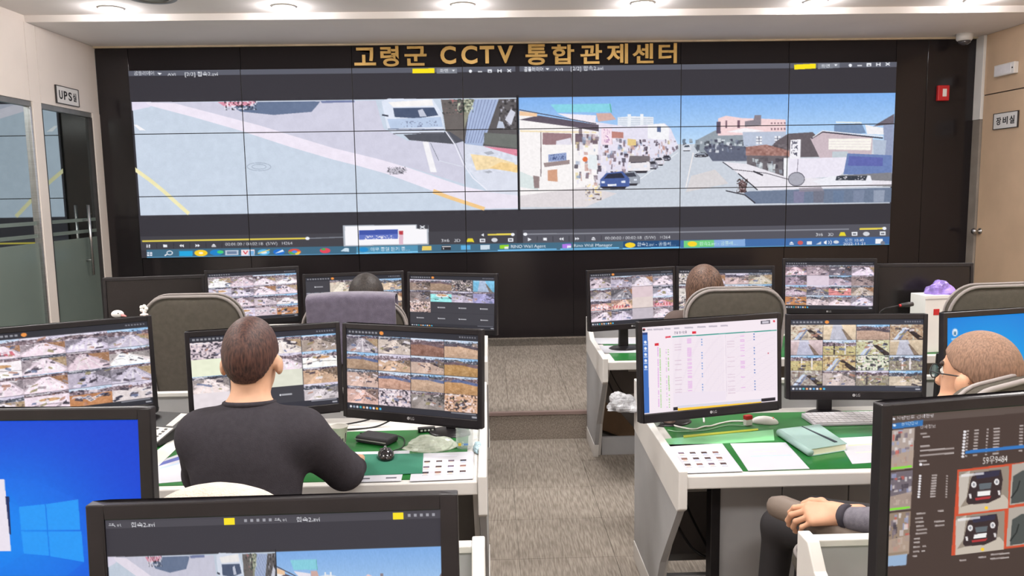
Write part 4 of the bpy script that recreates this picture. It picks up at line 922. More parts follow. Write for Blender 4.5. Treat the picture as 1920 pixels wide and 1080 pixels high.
def pic_plates():
    """vehicle look-up screen on the near right monitor"""
    mp = quad_map((1672, 785), (2102, 747), (2094, 1092), (1658, 1152)); c = Cv(330, 240, (70, 54, 48), 2, mp)
    p = lambda x, y: (1640+x/3.375, 760+y/3.375)
    pl = lambda pts, col, al=1.0: c.poly([p(*q) for q in pts], col, al)
    pl([(115, 65), (1300, -60), (1300, 30), (115, 140)], (92, 78, 72)); pl([(115, 140), (318, 112), (314, 152), (117, 176)], (46, 112, 178)); c.ell(*p(135, 150), 3, 2.4, (220, 230, 240)); c.ell(*p(131, 108), 2.4, 2.2, (230, 230, 240))
    c.text('차량번호 검색현황', *p(148, 112), 3.6, (226, 222, 226), wid=52); c.text('실시간검색', *p(178, 150), 3.4, (226, 232, 240), wid=22)
    for k, (y0, y1, seed) in enumerate(((185, 455, 3), (470, 735, 4), (750, 1050, 5))):
        q = [(112-(y0-185)*0.045, y0), (265-(y0-185)*0.045, y0-20), (250-(y0-185)*0.045, y1-18), (100-(y0-185)*0.045, y1)]
        pl(q, [(176, 160, 152), (112, 102, 110), (150, 130, 112)][k])
        a, b, d_, e = q; lerp = lambda u, v: (a[0]+(b[0]-a[0])*u+(e[0]-a[0])*v, a[1]+(b[1]-a[1])*u+(e[1]-a[1])*v)
        R = random.Random(seed)
        for n in range(34):
            u, v = R.random()*0.85, R.random()*0.8; s1, s2 = R.uniform(0.05, 0.2), R.uniform(0.04, 0.16); col = R.choice([(70, 62, 72), (206, 196, 196), (120, 108, 120), (196, 90, 80), (150, 156, 190), (226, 220, 220)])
            pl([lerp(u, v), lerp(u+s1, v), lerp(u+s1, v+s2), lerp(u, v+s2)], col, 0.75)
        pl([lerp(0, 1), lerp(0.1, 0.62), lerp(1, 0.55), lerp(1, 1)], (178, 156, 140), 0.8); pl([lerp(0.02, 0.93), lerp(0.95, 0.93), lerp(0.95, 0.985), lerp(0.02, 0.985)], (130, 220, 60) if k < 2 else (150, 130, 110))
    pl([(75, 1050), (216, 1030), (210, 1110), (72, 1120)], (150, 176, 206))
    c.text('상세정보', *p(296, 172), 4, (220, 214, 216), wid=22)
    R = random.Random(8); tx = lambda x, y, w_, al=0.75: pl([(x, y), (x+w_, y-w_*0.09), (x+w_, y+11-w_*0.09), (x, y+11)], (206, 196, 194), al)
    for x, y, w_ in ((300, 200, 42), (315, 222, 45), (300, 285, 60), (298, 315, 220), (296, 347, 220), (292, 385, 50), (318, 408, 40), (275, 745, 60), (268, 778, 50), (268, 804, 56), (275, 832, 50), (276, 858, 70), (270, 884, 75), (260, 920, 40), (258, 946, 40), (255, 978, 44), (316, 972, 24), (255, 1010, 40), (310, 1005, 24), (252, 1042, 30), (390, 800, 70), (396, 828, 62), (415, 726, 38), (560, 1072, 44), (684, 1050, 50), (764, 1030, 124), (762, 1060, 124)): tx(x, y, w_)
    c.ell(*p(303, 412), 3, 3, (236, 232, 236))
    for k in range(9):
        y = 490+k*18; c.ell(*p(300-k*1.2, y), 2.6, 2.4, (230, 226, 230)); tx(374-k*1.2, y-8, 34); tx(468-k*0.6, y-6, 10)
    for k in range(9):
        y = 190+k*21; c.ell(*p(584-k*1.4, y), 3, 2.6, (232, 228, 232)); tx(596-k*1.2, y-10, 14); tx(645-k, y-14, 28); tx(724-k, y-20, 12); tx(768-k*0.5, y-26, 40); tx(935-k*0.5, y-46, 24)
    pl([(590, 318), (1200, 250), (1200, 272), (588, 340)], (44, 116, 190))
    c.text('59우9484', *p(700, 408), 9, (232, 226, 222), wid=36)
    pl([(540, 448), (1300, 350), (1280, 940), (505, 1042)], (206, 78, 46))
    def carshot(x0, y0, x1, y1, dy):
        f = lambda a, b: (x0+(x1-x0)*a, y0+(y1-y0)*b-(x1-x0)*a*dy)
        pl([f(0, 0), f(1, 0), f(1, 1), f(0, 1)], (150, 136, 122)); pl([f(0, 0.1), f(0.22, 0), f(0.16, 0.62), f(0, 0.9)], (196, 186, 176)); pl([f(0, 0.85), f(0.9, 0.66), f(1, 0.8), f(1, 1), f(0, 1)], (198, 186, 172))
        pl([f(0.15, 0.72), f(0.24, 0.2), f(0.3, 0.06), f(0.84, 0.06), f(0.88, 0.3), f(0.84, 0.72), f(0.6, 0.82), f(0.2, 0.8)], (52, 36, 38)); pl([f(0.32, 0.07), f(0.82, 0.07), f(0.8, 0.2), f(0.36, 0.22)], (46, 42, 66))
        for a in (0.3, 0.76): c.ell(*p(*f(a, 0.34)), 5, 6.5, (236, 232, 232)); c.ell(*p(*f(a, 0.34)), 2.5, 3.4, (150, 150, 156))
        pl([f(0.4, 0.34), f(0.66, 0.34), f(0.64, 0.48), f(0.42, 0.48)], (96, 104, 110)); pl([f(0.38, 0.52), f(0.64, 0.52), f(0.63, 0.63), f(0.37, 0.63)], (240, 238, 236)); pl([f(0.33, 0.66), f(0.66, 0.66), f(0.62, 0.72), f(0.34, 0.72)], (176, 50, 54))
        for a in (0.2, 0.78): pl([f(a, 0.55), f(a+0.05, 0.55), f(a+0.06, 0.66), f(a+0.02, 0.66)], (220, 214, 214))
        pl([f(0.04, 0.07), f(0.5, 0.07), f(0.5, 0.13), f(0.04, 0.13)], (236, 234, 236), 0.75); c.ell(*p(*f(0.56, 0.93)), 3.5, 3.5, (250, 204, 40))
    carshot(550, 462, 872, 752, 0.13); carshot(532, 768, 850, 1040, 0.13)
    for y0, y1 in ((420, 690), (720, 980)):
        pl([(892-(y0-420)*0.05, y0-10), (1200, y0-60), (1190, y1-50), (880-(y0-420)*0.05, y1)], (178, 168, 158)); pl([(900, y0+70), (960, y0+30), (1200, y0+20), (1190, y1-60), (890, y1-10)], (74, 78, 76)); c.line([p(890, y0+220), p(930, y0+160), p(945, y0+100)], 2, (30, 34, 34))
    return c

# ------------------------------------------------------------------ monitors
M_bezel = mat('monitor_bezel', (34, 31, 34), 0.32, var=0.08, scale=15, spec=0.45)
M_mscr = screen_mat('monitor_picture', 1.0)
M_off = mat('dark_screen', (28, 24, 25), 0.25, var=0.06, scale=3)
M_mark = mat('bezel_mark', (150, 148, 152), 0.5)
MON = {}
def monitor(label, tl, tr, YL, YR, desk_z, img=None, H=None, tilt=3.0, side=0.018, top=0.024, bot=0.036, mark=True, group='desk monitors', foot=True, back=0.09):
    A, B = at(*tl, YL), at(*tr, YR); zt = (A.z+B.z)/2; A.z = B.z = zt
    ux = (B-A); Wd = ux.length; ux.normalize(); n = Vector((0, 0, 1)).cross(ux); n = -n if n.y > 0 else n      # n faces the room behind
    H = H or Wd*0.625
    t = empty('monitor', label=label, cat='monitor', group=group)
    base = (A+B)/2-n*back; base.z = desk_z
    t.matrix_world = Matrix(((ux.x, -n.x, 0, base.x), (ux.y, -n.y, 0, base.y), (0, 0, 1, base.z), (0, 0, 0, 1)))
    zb = zt-desk_z-H; T = Matrix.Translation((0, -back, zt-desk_z)) @ Matrix.Rotation(math.radians(-tilt), 4, 'X')
    hw = Wd/2
    b = MB(); dp = 0.006
    for q in ((-hw, -H, -hw+side, 0), (hw-side, -H, hw, 0), (-hw+side, -top, hw-side, 0), (-hw+side, -H, hw-side, -H+bot)): b.box(q[0], 0, q[1], q[2], 0.03, q[3], T)
    fr = b.build('bezel', M_bezel, t, bevel=0.003)
    b = MB().box(-hw+0.004, 0.022, -H+0.004, hw-0.004, 0.034, -0.004, T); b.box(-hw*0.55, 0.034, -H*0.8, hw*0.55, 0.06, -H*0.2, T)
    b.build('back_cover', M_blackpl, t, bevel=0.004)
    tlc = T @ Vector((-hw+side, dp, -top)); trc = T @ Vector((hw-side, dp, -top)); blc = T @ Vector((-hw+side, dp, -H+bot))
    if img is not None:
        me = picture_mesh('screen', img, tlc, trc-tlc, blc-tlc, M_mscr); link(bpy.data.objects.new('screen', me), t)
    else:
        MB().add([tlc, trc, trc+blc-tlc, blc], [(0, 3, 2, 1)]).build('screen', M_off, t)
    if mark:
        mk = fit_text('maker_mark', 'LG', M_mark, fr, 0.002, -0.006, 0.018, 0.006, 0, 0.001)
        mk.matrix_basis = T @ Matrix(((1, 0, 0, 0), (0, 0, -1, -0.0005), (0, 1, 0, -H+bot*0.5), (0, 0, 0, 1)))
        d = MB().lathe([(0.0065, 0), (0.0065, 0.001), (0, 0.0012)], 14).build('maker_mark', M_mark, fr); d.matrix_basis = T @ Matrix(((1, 0, 0, -0.008), (0, 0, -1, -0.0005), (0, 1, 0, -H+bot*0.5), (0, 0, 0, 1)))
    if foot:
        fr_ = 0.125 if back < 0.1 else 0.1
        if back > 0.1: MB().box(-0.04, -back+0.055, zb+H*0.3, 0.04, 0.045, zb+H*0.42).build('arm', M_blackpl, t, bevel=0.006)
        b = MB().prism([(-0.035, 0.03, 0.012), (0.035, 0.03, 0.012), (0.028, 0.03, zb+H*0.4), (-0.028, 0.03, zb+H*0.4)], (0, 0.03, 0)); b.build('neck', M_blackpl, t, bevel=0.006)
        MB().lathe([(fr_, 0), (fr_, 0.006), (fr_*0.88, 0.013), (0.0, 0.016)], 28, Matrix.Diagonal((1, 0.78, 1, 1))).build('foot', M_bezel, t, smooth=True)
    return t
ZDK = 0.79
S_ = ['cross', 'road', 'cross', 'road', 'plaza', 'cross', 'road', 'road', 'road', 'cross', 'slope', 'road', 'road', 'plaza', 'parking', 'parking']
f27 = lambda c: c.out()
GM = 'monitors on the left middle desk'
monitor('monitor with crossing views at the left edge beside the green mat', (-65, 622), (284, 590), 3.22, 3.55, ZDK, f27(cctv(240, 150, S_, STREET, 1)), group=GM, back=0.36)
monitor('monitor right behind the short-haired man in the dark sweater', (345, 622), (637, 604.5), 3.2, 3.38, ZDK, f27(cctv(260, 160, ['trees', 'road', 'road', 'slope', 'white', 'road', 'cross', 'plaza', 'road', 'blank', 'white', 'slope', 'white', 'blank', 'blank', 'slope'], [PINK, (214, 200, 200), (206, 196, 190), (176, 160, 150), (236, 240, 214), PINK, PINK, (226, 212, 208), (206, 192, 190), LAV, (226, 226, 210), SAND, (232, 222, 226), LAV, LAV, (206, 196, 200)], 2, bar=(48, 48, 58))), group=GM, back=0.36)
monitor('monitor of sandy field views right of the short-haired man', (641, 602), (904, 622), 3.38, 3.14, ZDK, f27(cctv(270, 170, ['road', 'slope', 'field', 'field', 'field', 'slope', 'slope', 'field', 'slope', 'field', 'field', 'field', 'slope', 'trees', 'slope', 'trees'], [GREY, (206, 190, 180), (150, 110, 96), SAND, (176, 146, 122), SAND, (196, 170, 156), (190, 148, 96), (206, 176, 164), (204, 160, 140), (200, 168, 144), (196, 150, 104), (214, 176, 166), PINK, (150, 140, 136), (214, 170, 140)], 3)), group=GM, back=0.36)
GM = 'monitors on the right middle desk'
monitor('monitor showing a white table with a blue side bar', (1196.5, 603), (1465, 587), 3.25, 3.42, ZDK, pic_table().out(), group=GM, back=0.36)
monitor('monitor of sixteen farm and bridge views beside the white table monitor', (1475, 590), (1741, 588), 3.42, 3.36, ZDK, f27(cctv(270, 170, ['beam', 'water', 'field', 'beam', 'water', 'pole', 'beam', 'water', 'pole', 'beam', 'trees', 'pole', 'beam', 'slope', 'pole', 'slope'], [(214, 196, 176), (226, 204, 176), (196, 164, 146), (190, 160, 132), (206, 184, 186), (196, 186, 160), (206, 202, 160), (206, 186, 160), (206, 178, 120), (206, 180, 130), (206, 214, 186), (150, 136, 124), (168, 156, 150), (196, 180, 176), (214, 180, 150), (206, 190, 170)], 4, bar=(58, 60, 72))), group=GM, back=0.36)
monitor('monitor with a plain light blue desktop behind the balding man', (1770, 586), (2035, 571), 3.3, 3.46, ZDK, pic_desktop().out(), group=GM, back=0.36)
GB = 'monitors on the left front desk'
monitor('switched-off black monitor left of the front left row', (192, 522), (383, 514), 5.32, 5.42, ZDK, None, group=GB, mark=False)
monitor('monitor of street views behind the empty left chair', (383, 510), (560, 496), 5.3, 5.52, ZDK, f27(cctv(170, 110, S_, STREET[::-1], 5, bot=0.06, hot=False)), group=GB)
monitor('monitor behind the chair covered with a purple-grey towel', (567, 515), (757, 507), 5.36, 5.48, ZDK, f27(cctv(180, 112, ['blank', 'slope', 'road', 'slope', 'road', 'slope', 'trees', 'road'], [LAV, (220, 206, 190), PINK, (214, 190, 166)], 6)), group=GB)
monitor('half dark monitor at the aisle end of the left front desk', (763, 507), (932, 516), 5.45, 5.22, ZDK, f27(cctv(170, 112, ['slope', 'field', 'trees', 'water', 'slope', 'plaza', 'slope', 'slope', 'trees', 'blank', 'blank', 'blank', 'blank', 'blank', 'blank', 'blank'], [(150, 130, 120), (170, 144, 124), (120, 112, 110), (120, 186, 220), (140, 126, 126), (130, 196, 196), LAV, (160, 156, 200), (200, 170, 160)], 7)), group=GB)
GB = 'monitors on the right front desk'
monitor('monitor of pink crossing views at the aisle end of the right front desk', (1101, 507.5), (1266, 499), 5.3, 5.48, ZDK, f27(cctv(168, 112, ['slope', 'slope', 'road', 'road', 'road', 'road', 'white', 'road', 'cross', 'cross', 'white', 'cross', 'road', 'road', 'white', 'cross'], [PINK, LAV, (196, 186, 196), PINK, (160, 150, 156), (120, 116, 124), (222, 200, 206), (196, 190, 206), (214, 160, 156), (222, 176, 160), (226, 210, 206), (206, 150, 160)], 8)), group=GB)
monitor('monitor right behind the long-haired person', (1268, 498), (1453, 500), 5.48, 5.4, ZDK, f27(cctv(176, 112, ['trees', 'road', 'slope', 'road', 'slope', 'road', 'field', 'road'], [(214, 206, 200), PINK, (206, 180, 180), (176, 166, 150)], 9)), group=GB)
monitor('tall-standing monitor of street views between the long-haired person and the dark monitor', (1468, 482), (1645, 487.5), 5.5, 5.36, ZDK, f27(cctv(172, 112, ['cross', 'slope', 'slope', 'road', 'slope', 'white', 'slope', 'slope', 'road', 'road', 'plaza', 'road', 'parking', 'slope', 'road', 'cross'], [(190, 160, 170), (176, 156, 166), (112, 104, 116), (206, 190, 206), (160, 140, 156), (222, 206, 220), (190, 170, 186), (156, 136, 136), (176, 156, 170), (112, 108, 120), (190, 120, 120), (176, 160, 150), (190, 150, 140), (216, 196, 200), (212, 194, 202), (196, 184, 200)], 10, hot=False)), group=GB)
monitor('switched-off black monitor at the right end of the front row', (1644, 493.5), (1826, 494), 5.42, 5.34, ZDK, None, group=GB, mark=False)
GB = 'near monitors seen at the bottom of the photo'
monitor('near monitor with a deep blue desktop at the left', (-345, 772), (281, 765), 1.9, 1.86, 0.80, pic_blue().out(), side=0.03, top=0.028, bot=0.04, group=GB)
monitor('near monitor at the bottom repeating the two street films', (158, 938), (858, 937), 1.49, 1.5, 0.80, pic_players().out(), side=0.034, top=0.031, bot=0.045, group=GB)
monitor('near monitor with a dark vehicle search page at the right', (1654, 762), (2120, 722), 1.52, 1.62, 0.80, pic_plates().out(), side=0.024, top=0.025, bot=0.04, tilt=0.5, H=0.44, group=GB)
# ------------------------------------------------------------------ desks
def wp(o, t):
    """part given in world coordinates, hung on the unrotated thing t"""
    o.parent = t; o.matrix_parent_inverse = Matrix.Translation(-Vector(t.location)); return o
def desk(label, xa, xb, yf, yr, ends, mat_back=0.12, zr=0.94, seams=(), group='console desks'):
    t = empty('console_desk', (xa if 'L' in ends else xb, yf, 0), label=label, cat='desk', group=group); z = ZDK
    wp(MB().box(xa, yf, z-0.055, xb, yr, z).build('desktop', M_lamin, None, bevel=0.006), t)
    wp(MB().box(xa+0.05, yf+0.035, z, xb-0.05, yr-mat_back, z+0.004).build('desk_mat', M_green, None), t)
    wp(MB().box(xa, yr-0.03, z, xb, yr-0.005, zr-0.02).build('back_board', M_grey, None), t)
    wp(MB().box(xa, yr-0.04, zr-0.02, xb, yr, zr).build('cap_rail', M_lamin, None, bevel=0.003), t)
    for e in ends:
        x0, x1 = (xa-0.035, xa) if e == 'L' else (xb, xb+0.035)
        wp(MB().prism([(x0, yf-0.015, z+0.025), (x0, yf-0.015, z-0.13), (x0, yf+0.02, z-0.15), (x0, yr, z-0.10), (x0, yr, zr+0.012), (x0, yr-0.07, zr+0.012), (x0, yr-0.12, z+0.09), (x0, yr-0.24, z+0.03)], (x1-x0, 0, 0)).build('end_board', M_lamin, None, bevel=0.004), t)
        wp(MB().prism([(x0+0.004, yf+0.015, z-0.145), (x0+0.004, yf+0.33, 0.28), (x0+0.004, yf+0.43, 0.10), (x0+0.004, yr, 0.10), (x0+0.004, yr, z-0.10)], (x1-x0-0.008, 0, 0)).build('end_panel', M_grey, None), t)
        wp(MB().prism([(x0, yf+0.43, 0.10), (x0, yf+0.46, 0.0), (x0, yr, 0.0), (x0, yr, 0.10)], (x1-x0, 0, 0)).build('plinth', M_lamin, None, bevel=0.002), t)
        sx = 1 if e == 'L' else -1; xi = x1 if e == 'L' else x0
        wp(MB().prism([(xi, yf+0.06, z-0.06), (xi, yf+0.40, 0.26), (xi, yf+0.50, 0.0), (xi, yf+0.54, 0.0), (xi, yf+0.44, 0.26), (xi, yf+0.10, z-0.06)], (sx*0.022, 0, 0)).build('leg', M_lamin, None), t)
    xs = [xa]+[s for s in seams]+[xb]
    for a, b in zip(xs[:-1], xs[1:]):
        wp(MB().box(a+0.004, yr-0.16, 0.06, b-0.004, yr-0.14, z-0.06).build('modesty_panel', M_dgrey, None, bevel=0.002), t)
        wp(MB().box(a+0.03, yf+0.50, 0.0, b-0.03, yf+0.53, 0.13).build('kick_plate', M_grey, None, bevel=0.002), t)
    return t
YM0, YM1, YK0, YK1, YN0, YN1 = 2.97, 3.92, 5.05, 5.93, 1.12, 2.12
d1 = desk('white console desk with green mat in front of the short-haired man', -3.35, -0.065, YM0, YM1, 'R', mat_back=0.27, seams=(-2.3, -1.2))
d2 = desk('white console desk with green mat and papers on the right of the aisle', 0.745, 3.95, YM0, YM1, 'L', seams=(1.26, 1.62, 1.96, 2.6, 3.3))
d3 = desk('white console desk of the left front row by the video wall', -3.45, -0.065, YK0, YK1, 'R', seams=(-2.3, -1.2))
d4 = desk('white console desk of the right front row by the video wall', 0.745, 4.1, YK0, YK1, 'L', seams=(1.9, 3.0))
d5 = desk('nearest white console desk at the lower left under the film monitor', -3.2, -0.065, YN0, YN1, 'R', seams=(-1.6,))
d6 = desk('nearest white console desk at the lower right under the vehicle search monitor', 0.88, 3.6, YN0, YN1, 'L', zr=0.93, seams=(2.2,))
# frame post and vent slots under the right desks
wp(MB().box(0.895, YM0+0.19, 0.0, 0.935, YM0+0.26, ZDK-0.06).build('frame_post', M_blackpl, None, bevel=0.004), d2)
for xa_, xb_ in ((0.935, 1.198), (1.202, 1.478), (1.482, 2.2), (2.204, 3.0), (3.004, 3.94)):
    wp(MB().box(xa_, YM0+0.21, 0.0, xb_, YM0+0.235, ZDK-0.06).build('pedestal_front', M_grey, None, bevel=0.003), d2)
for dk, yy, x0, x1, zz in ((d2, YM1-0.165, 0.92, 1.08, (0.60, 0.42)), (d4, YK1-0.165, 1.0, 1.22, (0.56, 0.36))):
    wp(MB().box(0.79, yy-0.004, 0.1, x1+0.06, yy, ZDK-0.08).build('inner_panel', mat('dark_bay_panel', (118, 112, 110), 0.6), None), dk)
    for z0 in zz: wp(MB().box(x0, yy-0.012, z0, x1, yy-0.003, z0+0.035).build('vent_slot', M_lamin, None, bevel=0.004), dk)
# cables under the right middle desk
M_cable = mat('black_cable', (26, 24, 26), 0.5); M_wcable = mat('white_cable', (236, 232, 228), 0.45)
def cable(name, label, pts, r, m, cat='cable', group=None):
    P = [Vector(p) for p in pts]; Q = []
    for i in range(len(P)-1):
        p0, p1, p2, p3 = P[max(i-1, 0)], P[i], P[i+1], P[min(i+2, len(P)-1)]
        for k in range(6):
            s = k/6; Q.append(0.5*((2*p1)+(-p0+p2)*s+(2*p0-5*p1+4*p2-p3)*s*s+(-p0+3*p1-3*p2+p3)*s**3))
    Q.append(P[-1]); o = Vector(P[0])
    ob = MB().tube([q-o for q in Q], r, 8).build(name, m, None, smooth=True); ob.location = o
    return tag(ob, label, cat, group)
cable('cable', 'black cable hanging under the right middle desk left of the black post', [at(1277, 918, 3.6), at(1295, 965, 3.62), at(1318, 1010, 3.64), at(1345, 1062, 3.66)], 0.006, M_cable, group='cables under the desks')
cable('cable', 'lower black cable near the floor under the right middle desk', [at(1270, 985, 3.55), at(1300, 1030, 3.55), at(1340, 1052, 3.5)], 0.006, M_cable, group='cables under the desks')
cable('cable', 'black cable under the right front desk beside the vent slots', [at(1130, 690, 5.5), at(1150, 735, 5.55), at(1172, 765, 5.6)], 0.006, M_cable, group='cables under the desks')
cable('cable', 'thin black cable crossing the vent slots of the right front desk', [at(1140, 685, 5.52), at(1158, 722, 5.56), at(1180, 752, 5.6)], 0.004, M_cable, group='cables under the desks')

# ------------------------------------------------------------------ chairs
M_cloth = mat('chair_fabric', (84, 79, 72), 0.85, var=0.05, scale=40, bump=0.2, bscale=300, spec=0.2)
M_pipe = mat('chair_piping', (146, 138, 136), 0.7, var=0.04)
M_pad = mat('armrest_pad', (112, 98, 88), 0.55, var=0.04)
def outline(wd, h, r, taper=0.9, n=8):
    """rounded back outline in (x,z), bottom z=0"""
    pts = []; hw = wd/2; hb = hw*taper; rb = r*0.6
    for cx, cz, a0, rr in ((hw-r, h-r, 0, r), (-hw+r, h-r, 90, r), (-hb+rb, rb, 180, rb), (hb-rb, rb, 270, rb)):
        for k in range(n+1):
            a = math.radians(a0+90*k/n); pts.append((cx+rr*math.cos(a), cz+rr*math.sin(a)))
    return pts
def cushion(pts, th, curve, M=None, bulge=1.0):
    """soft pad from an (x,z) outline: thickness along y, bent by curve(x,z)"""
    cx = sum(p[0] for p in pts)/len(pts); cz = sum(p[1] for p in pts)/len(pts); n = len(pts); b = MB(); vs = []; fs = []
    prof = [(0.02, 0.5), (0.35, 0.5), (0.7, 0.49), (0.88, 0.44), (0.96, 0.33), (1.0, 0.0), (0.96, -0.33), (0.88, -0.44), (0.7, -0.49), (0.35, -0.5), (0.02, -0.5)]
    for s, d in prof:
        for x, z in pts:
            X, Z = cx+(x-cx)*s, cz+(z-cz)*s; v = Vector((X, d*th+curve(X, Z), Z)); vs.append(M @ v if M is not None else v)
    for i in range(len(prof)-1):
        for k in range(n):
            l = (k+1) % n; fs.append((i*n+k, (i+1)*n+k, (i+1)*n+l, i*n+l))
    fs.append(tuple(range(n))); fs.append(tuple((len(prof)-1)*n+k for k in range(n))[::-1])
    return b.add(vs, fs)
def chair(label, loc, rz, top=1.32, wd=0.56, seat_z=0.5, arm_z=0.72, tilt=6, cat='chair', pad=M_pipe, fwd=0.0):
    t = empty('office_chair', loc, rz, label=label, cat=cat, group='high-backed office chairs')
    h = top-seat_z-0.06; ol = outline(wd, h, 0.15, 0.84); cv = lambda x, z: 0.18*x*x
    T = Matrix.Translation((0, -0.27, seat_z+0.06)) @ Matrix.Rotation(math.radians(tilt), 4, 'X')
    bk = cushion(ol, 0.085, cv, T).build('backrest', M_cloth, t, smooth=True)
    for s, dy, r in ((0.985, -0.036, 0.0085), (1.0, 0.0, 0.006)):
        cx = sum(p[0] for p in ol)/len(ol); cz = sum(p[1] for p in ol)/len(ol)
        MB().tube([T @ Vector((cx+(x-cx)*s, cv(x, z)+dy, cz+(z-cz)*s)) for x, z in ol], r, 6, closed=True).build('piping', M_pipe, bk, smooth=True)
    sl = outline(0.52, 0.50, 0.12, 0.92); S = Matrix.Translation((0, -0.25, seat_z)) @ Matrix.Rotation(math.radians(-90), 4, 'X') @ Matrix.Diagonal((1, 1, -1, 1))
    st = cushion(sl, 0.10, lambda x, z: 0.0, Matrix.Translation((0, -0.25, seat_z-0.02)) @ Matrix(((1, 0, 0, 0), (0, 0, 1, 0), (0, 1, 0, 0), (0, 0, 0, 1)))).build('seat', M_cloth, t, smooth=True)
    MB().tube([(x, -0.25+z, seat_z+0.012) for x, z in outline(0.508, 0.49, 0.12, 0.92)], 0.007, 6, closed=True).build('piping', M_pipe, st, smooth=True)
    for s in (-1, 1):
        X = s*0.29; az0 = arm_z; fwd0 = fwd
        if fwd and s > 0: arm_z -= 0.07; fwd = 0.0
        ar = MB().tube([(s*0.24, -0.02, seat_z-0.05), (X, -0.04, seat_z-0.03), (X, -0.06, seat_z+0.08), (X, -0.05, arm_z-0.05), (X, 0.02, arm_z-0.02)], [0.02, 0.022, 0.024, 0.024, 0.02], 10).build('arm_support', M_blackpl, t, smooth=True)
        MB().tube([(X, -0.2, arm_z-0.012), (X, -0.17, arm_z), (X, 0.0, arm_z+0.004), (X, 0.12+fwd, arm_z), (X, 0.155+fwd, arm_z-0.008), (X, 0.165+fwd, arm_z-0.012)], [0.012, 0.03, 0.04, 0.042, 0.034, 0.012], 12).build('armrest', pad if s < 0 else M_pipe if pad is M_pipe else M_darkpl, t, smooth=True); arm_z, fwd = az0, fwd0
    MB().lathe([(0.028, 0.13), (0.028, seat_z-0.08), (0.1, seat_z-0.07), (0.1, seat_z-0.055)], 16).build('gas_column', M_blackpl, t, smooth=True)
    MB().box(-0.03, -0.3, seat_z-0.075, 0.03, -0.05, seat_z-0.055).box(-0.03, -0.335, seat_z-0.075, 0.03, -0.30, seat_z+0.25).build('back_bracket', M_blackpl, t, bevel=0.004)
    for k in range(5):
        a = 2*math.pi*k/5+0.3; c_, s_ = math.cos(a), math.sin(a)
        lg = MB().tube([(0.02*c_, 0.02*s_, 0.13), (0.29*c_, 0.29*s_, 0.075)], [0.032, 0.02], 8).build('base_spoke', M_blackpl, t, smooth=True)
        MB().tube([(0.29*c_-0.022*s_, 0.29*s_+0.022*c_, 0.03), (0.29*c_+0.022*s_, 0.29*s_-0.022*c_, 0.03)], 0.03, 12).build('caster', M_darkpl, lg, smooth=True)
    return t
def cpos(px, py, Y): q = at(px, py, Y); return (q.x, Y+0.27, 0.0)
chair('empty grey office chair in front of the left street-view monitor', cpos(371, 560, 4.42), 0.0, 1.375, 0.54)
chair('grey office chair under the purple-grey towel', cpos(665, 560, 4.42), 0.02, 1.325, 0.57)
chair('grey office chair in front of the long-haired person', cpos(1373, 560, 4.42), -0.02, 1.355, 0.555)
chair('grey office chair beside the purple packet at the far right', cpos(1843, 560, 4.1), 0.1, 1.39, 0.58)
MANCH = chair('grey office chair under the cream fleece at the lower left', (cpos(412, 905, 2.28)[0], 2.52, 0), 0.0, 1.02, 0.5, seat_z=0.5)
CH2 = (1.335, 2.56)
chair('grey office chair with brown armrests holding the balding man', (CH2[0], CH2[1], 0), math.radians(30), 1.33, 0.56, seat_z=0.62, arm_z=0.81, pad=M_pad, fwd=0.09)

# cloths over the chairs
M_towel = mat('purple_grey_towel', (104, 97, 114), 0.95, var=0.08, scale=30, bump=0.5, bscale=260, sheen=0.4, spec=0.05)
M_fleece = mat('cream_fleece', (204, 194, 180), 0.95, var=0.05, scale=30, bump=0.7, bscale=160, sheen=0.5, spec=0.05)
def drape(name, label, cx, y, ztop, wd, back, front, arch, m, th=0.06, sag=0.01, cat='towel'):
    R = random.Random(3)
    def fn(u, v):
        s = v*(back+front+th); x = (u-0.5)*wd
        zt = ztop-arch*(abs(2*u-1)**2.2)
        if s < back: yy, z = -th/2, zt-(back-s)
        elif s < back+th:
            a = (s-back)/th*math.pi; yy, z = -th/2*math.cos(a), zt+0.5*th*0.5*math.sin(a)
        else: yy, z = th/2, zt-(s-back-th)
        wv = 0.0015*math.sin(u*23+z*14)+0.001*math.sin(u*41)
        return Vector((x, yy+wv-(0.006 if yy < 0 else -0.006)+(ztop-z)*0.105, z-ztop))
    b = MB(); b.grid(fn, 36, 44); o = b.build(name, m, None, smooth=True); o.location = (cx, y, ztop)
    md = o.modifiers.new('thick', 'SOLIDIFY'); md.thickness = 0.006; md.offset = 0
    return tag(o, label, cat)
q = at(664, 548, 4.40)
drape('towel', 'purple-grey towel over the back of a front row chair', q.x, 4.335, 1.335, 0.478, 0.36, 0.2, 0.012, M_towel, th=0.125)
q = at(408, 905, 2.24)
drape('fleece_blanket', 'cream fleece over the chair back behind the dark sweater', q.x, 2.2, 1.05, 0.42, 0.35, 0.2, 0.085, M_fleece, th=0.13, cat='blanket')

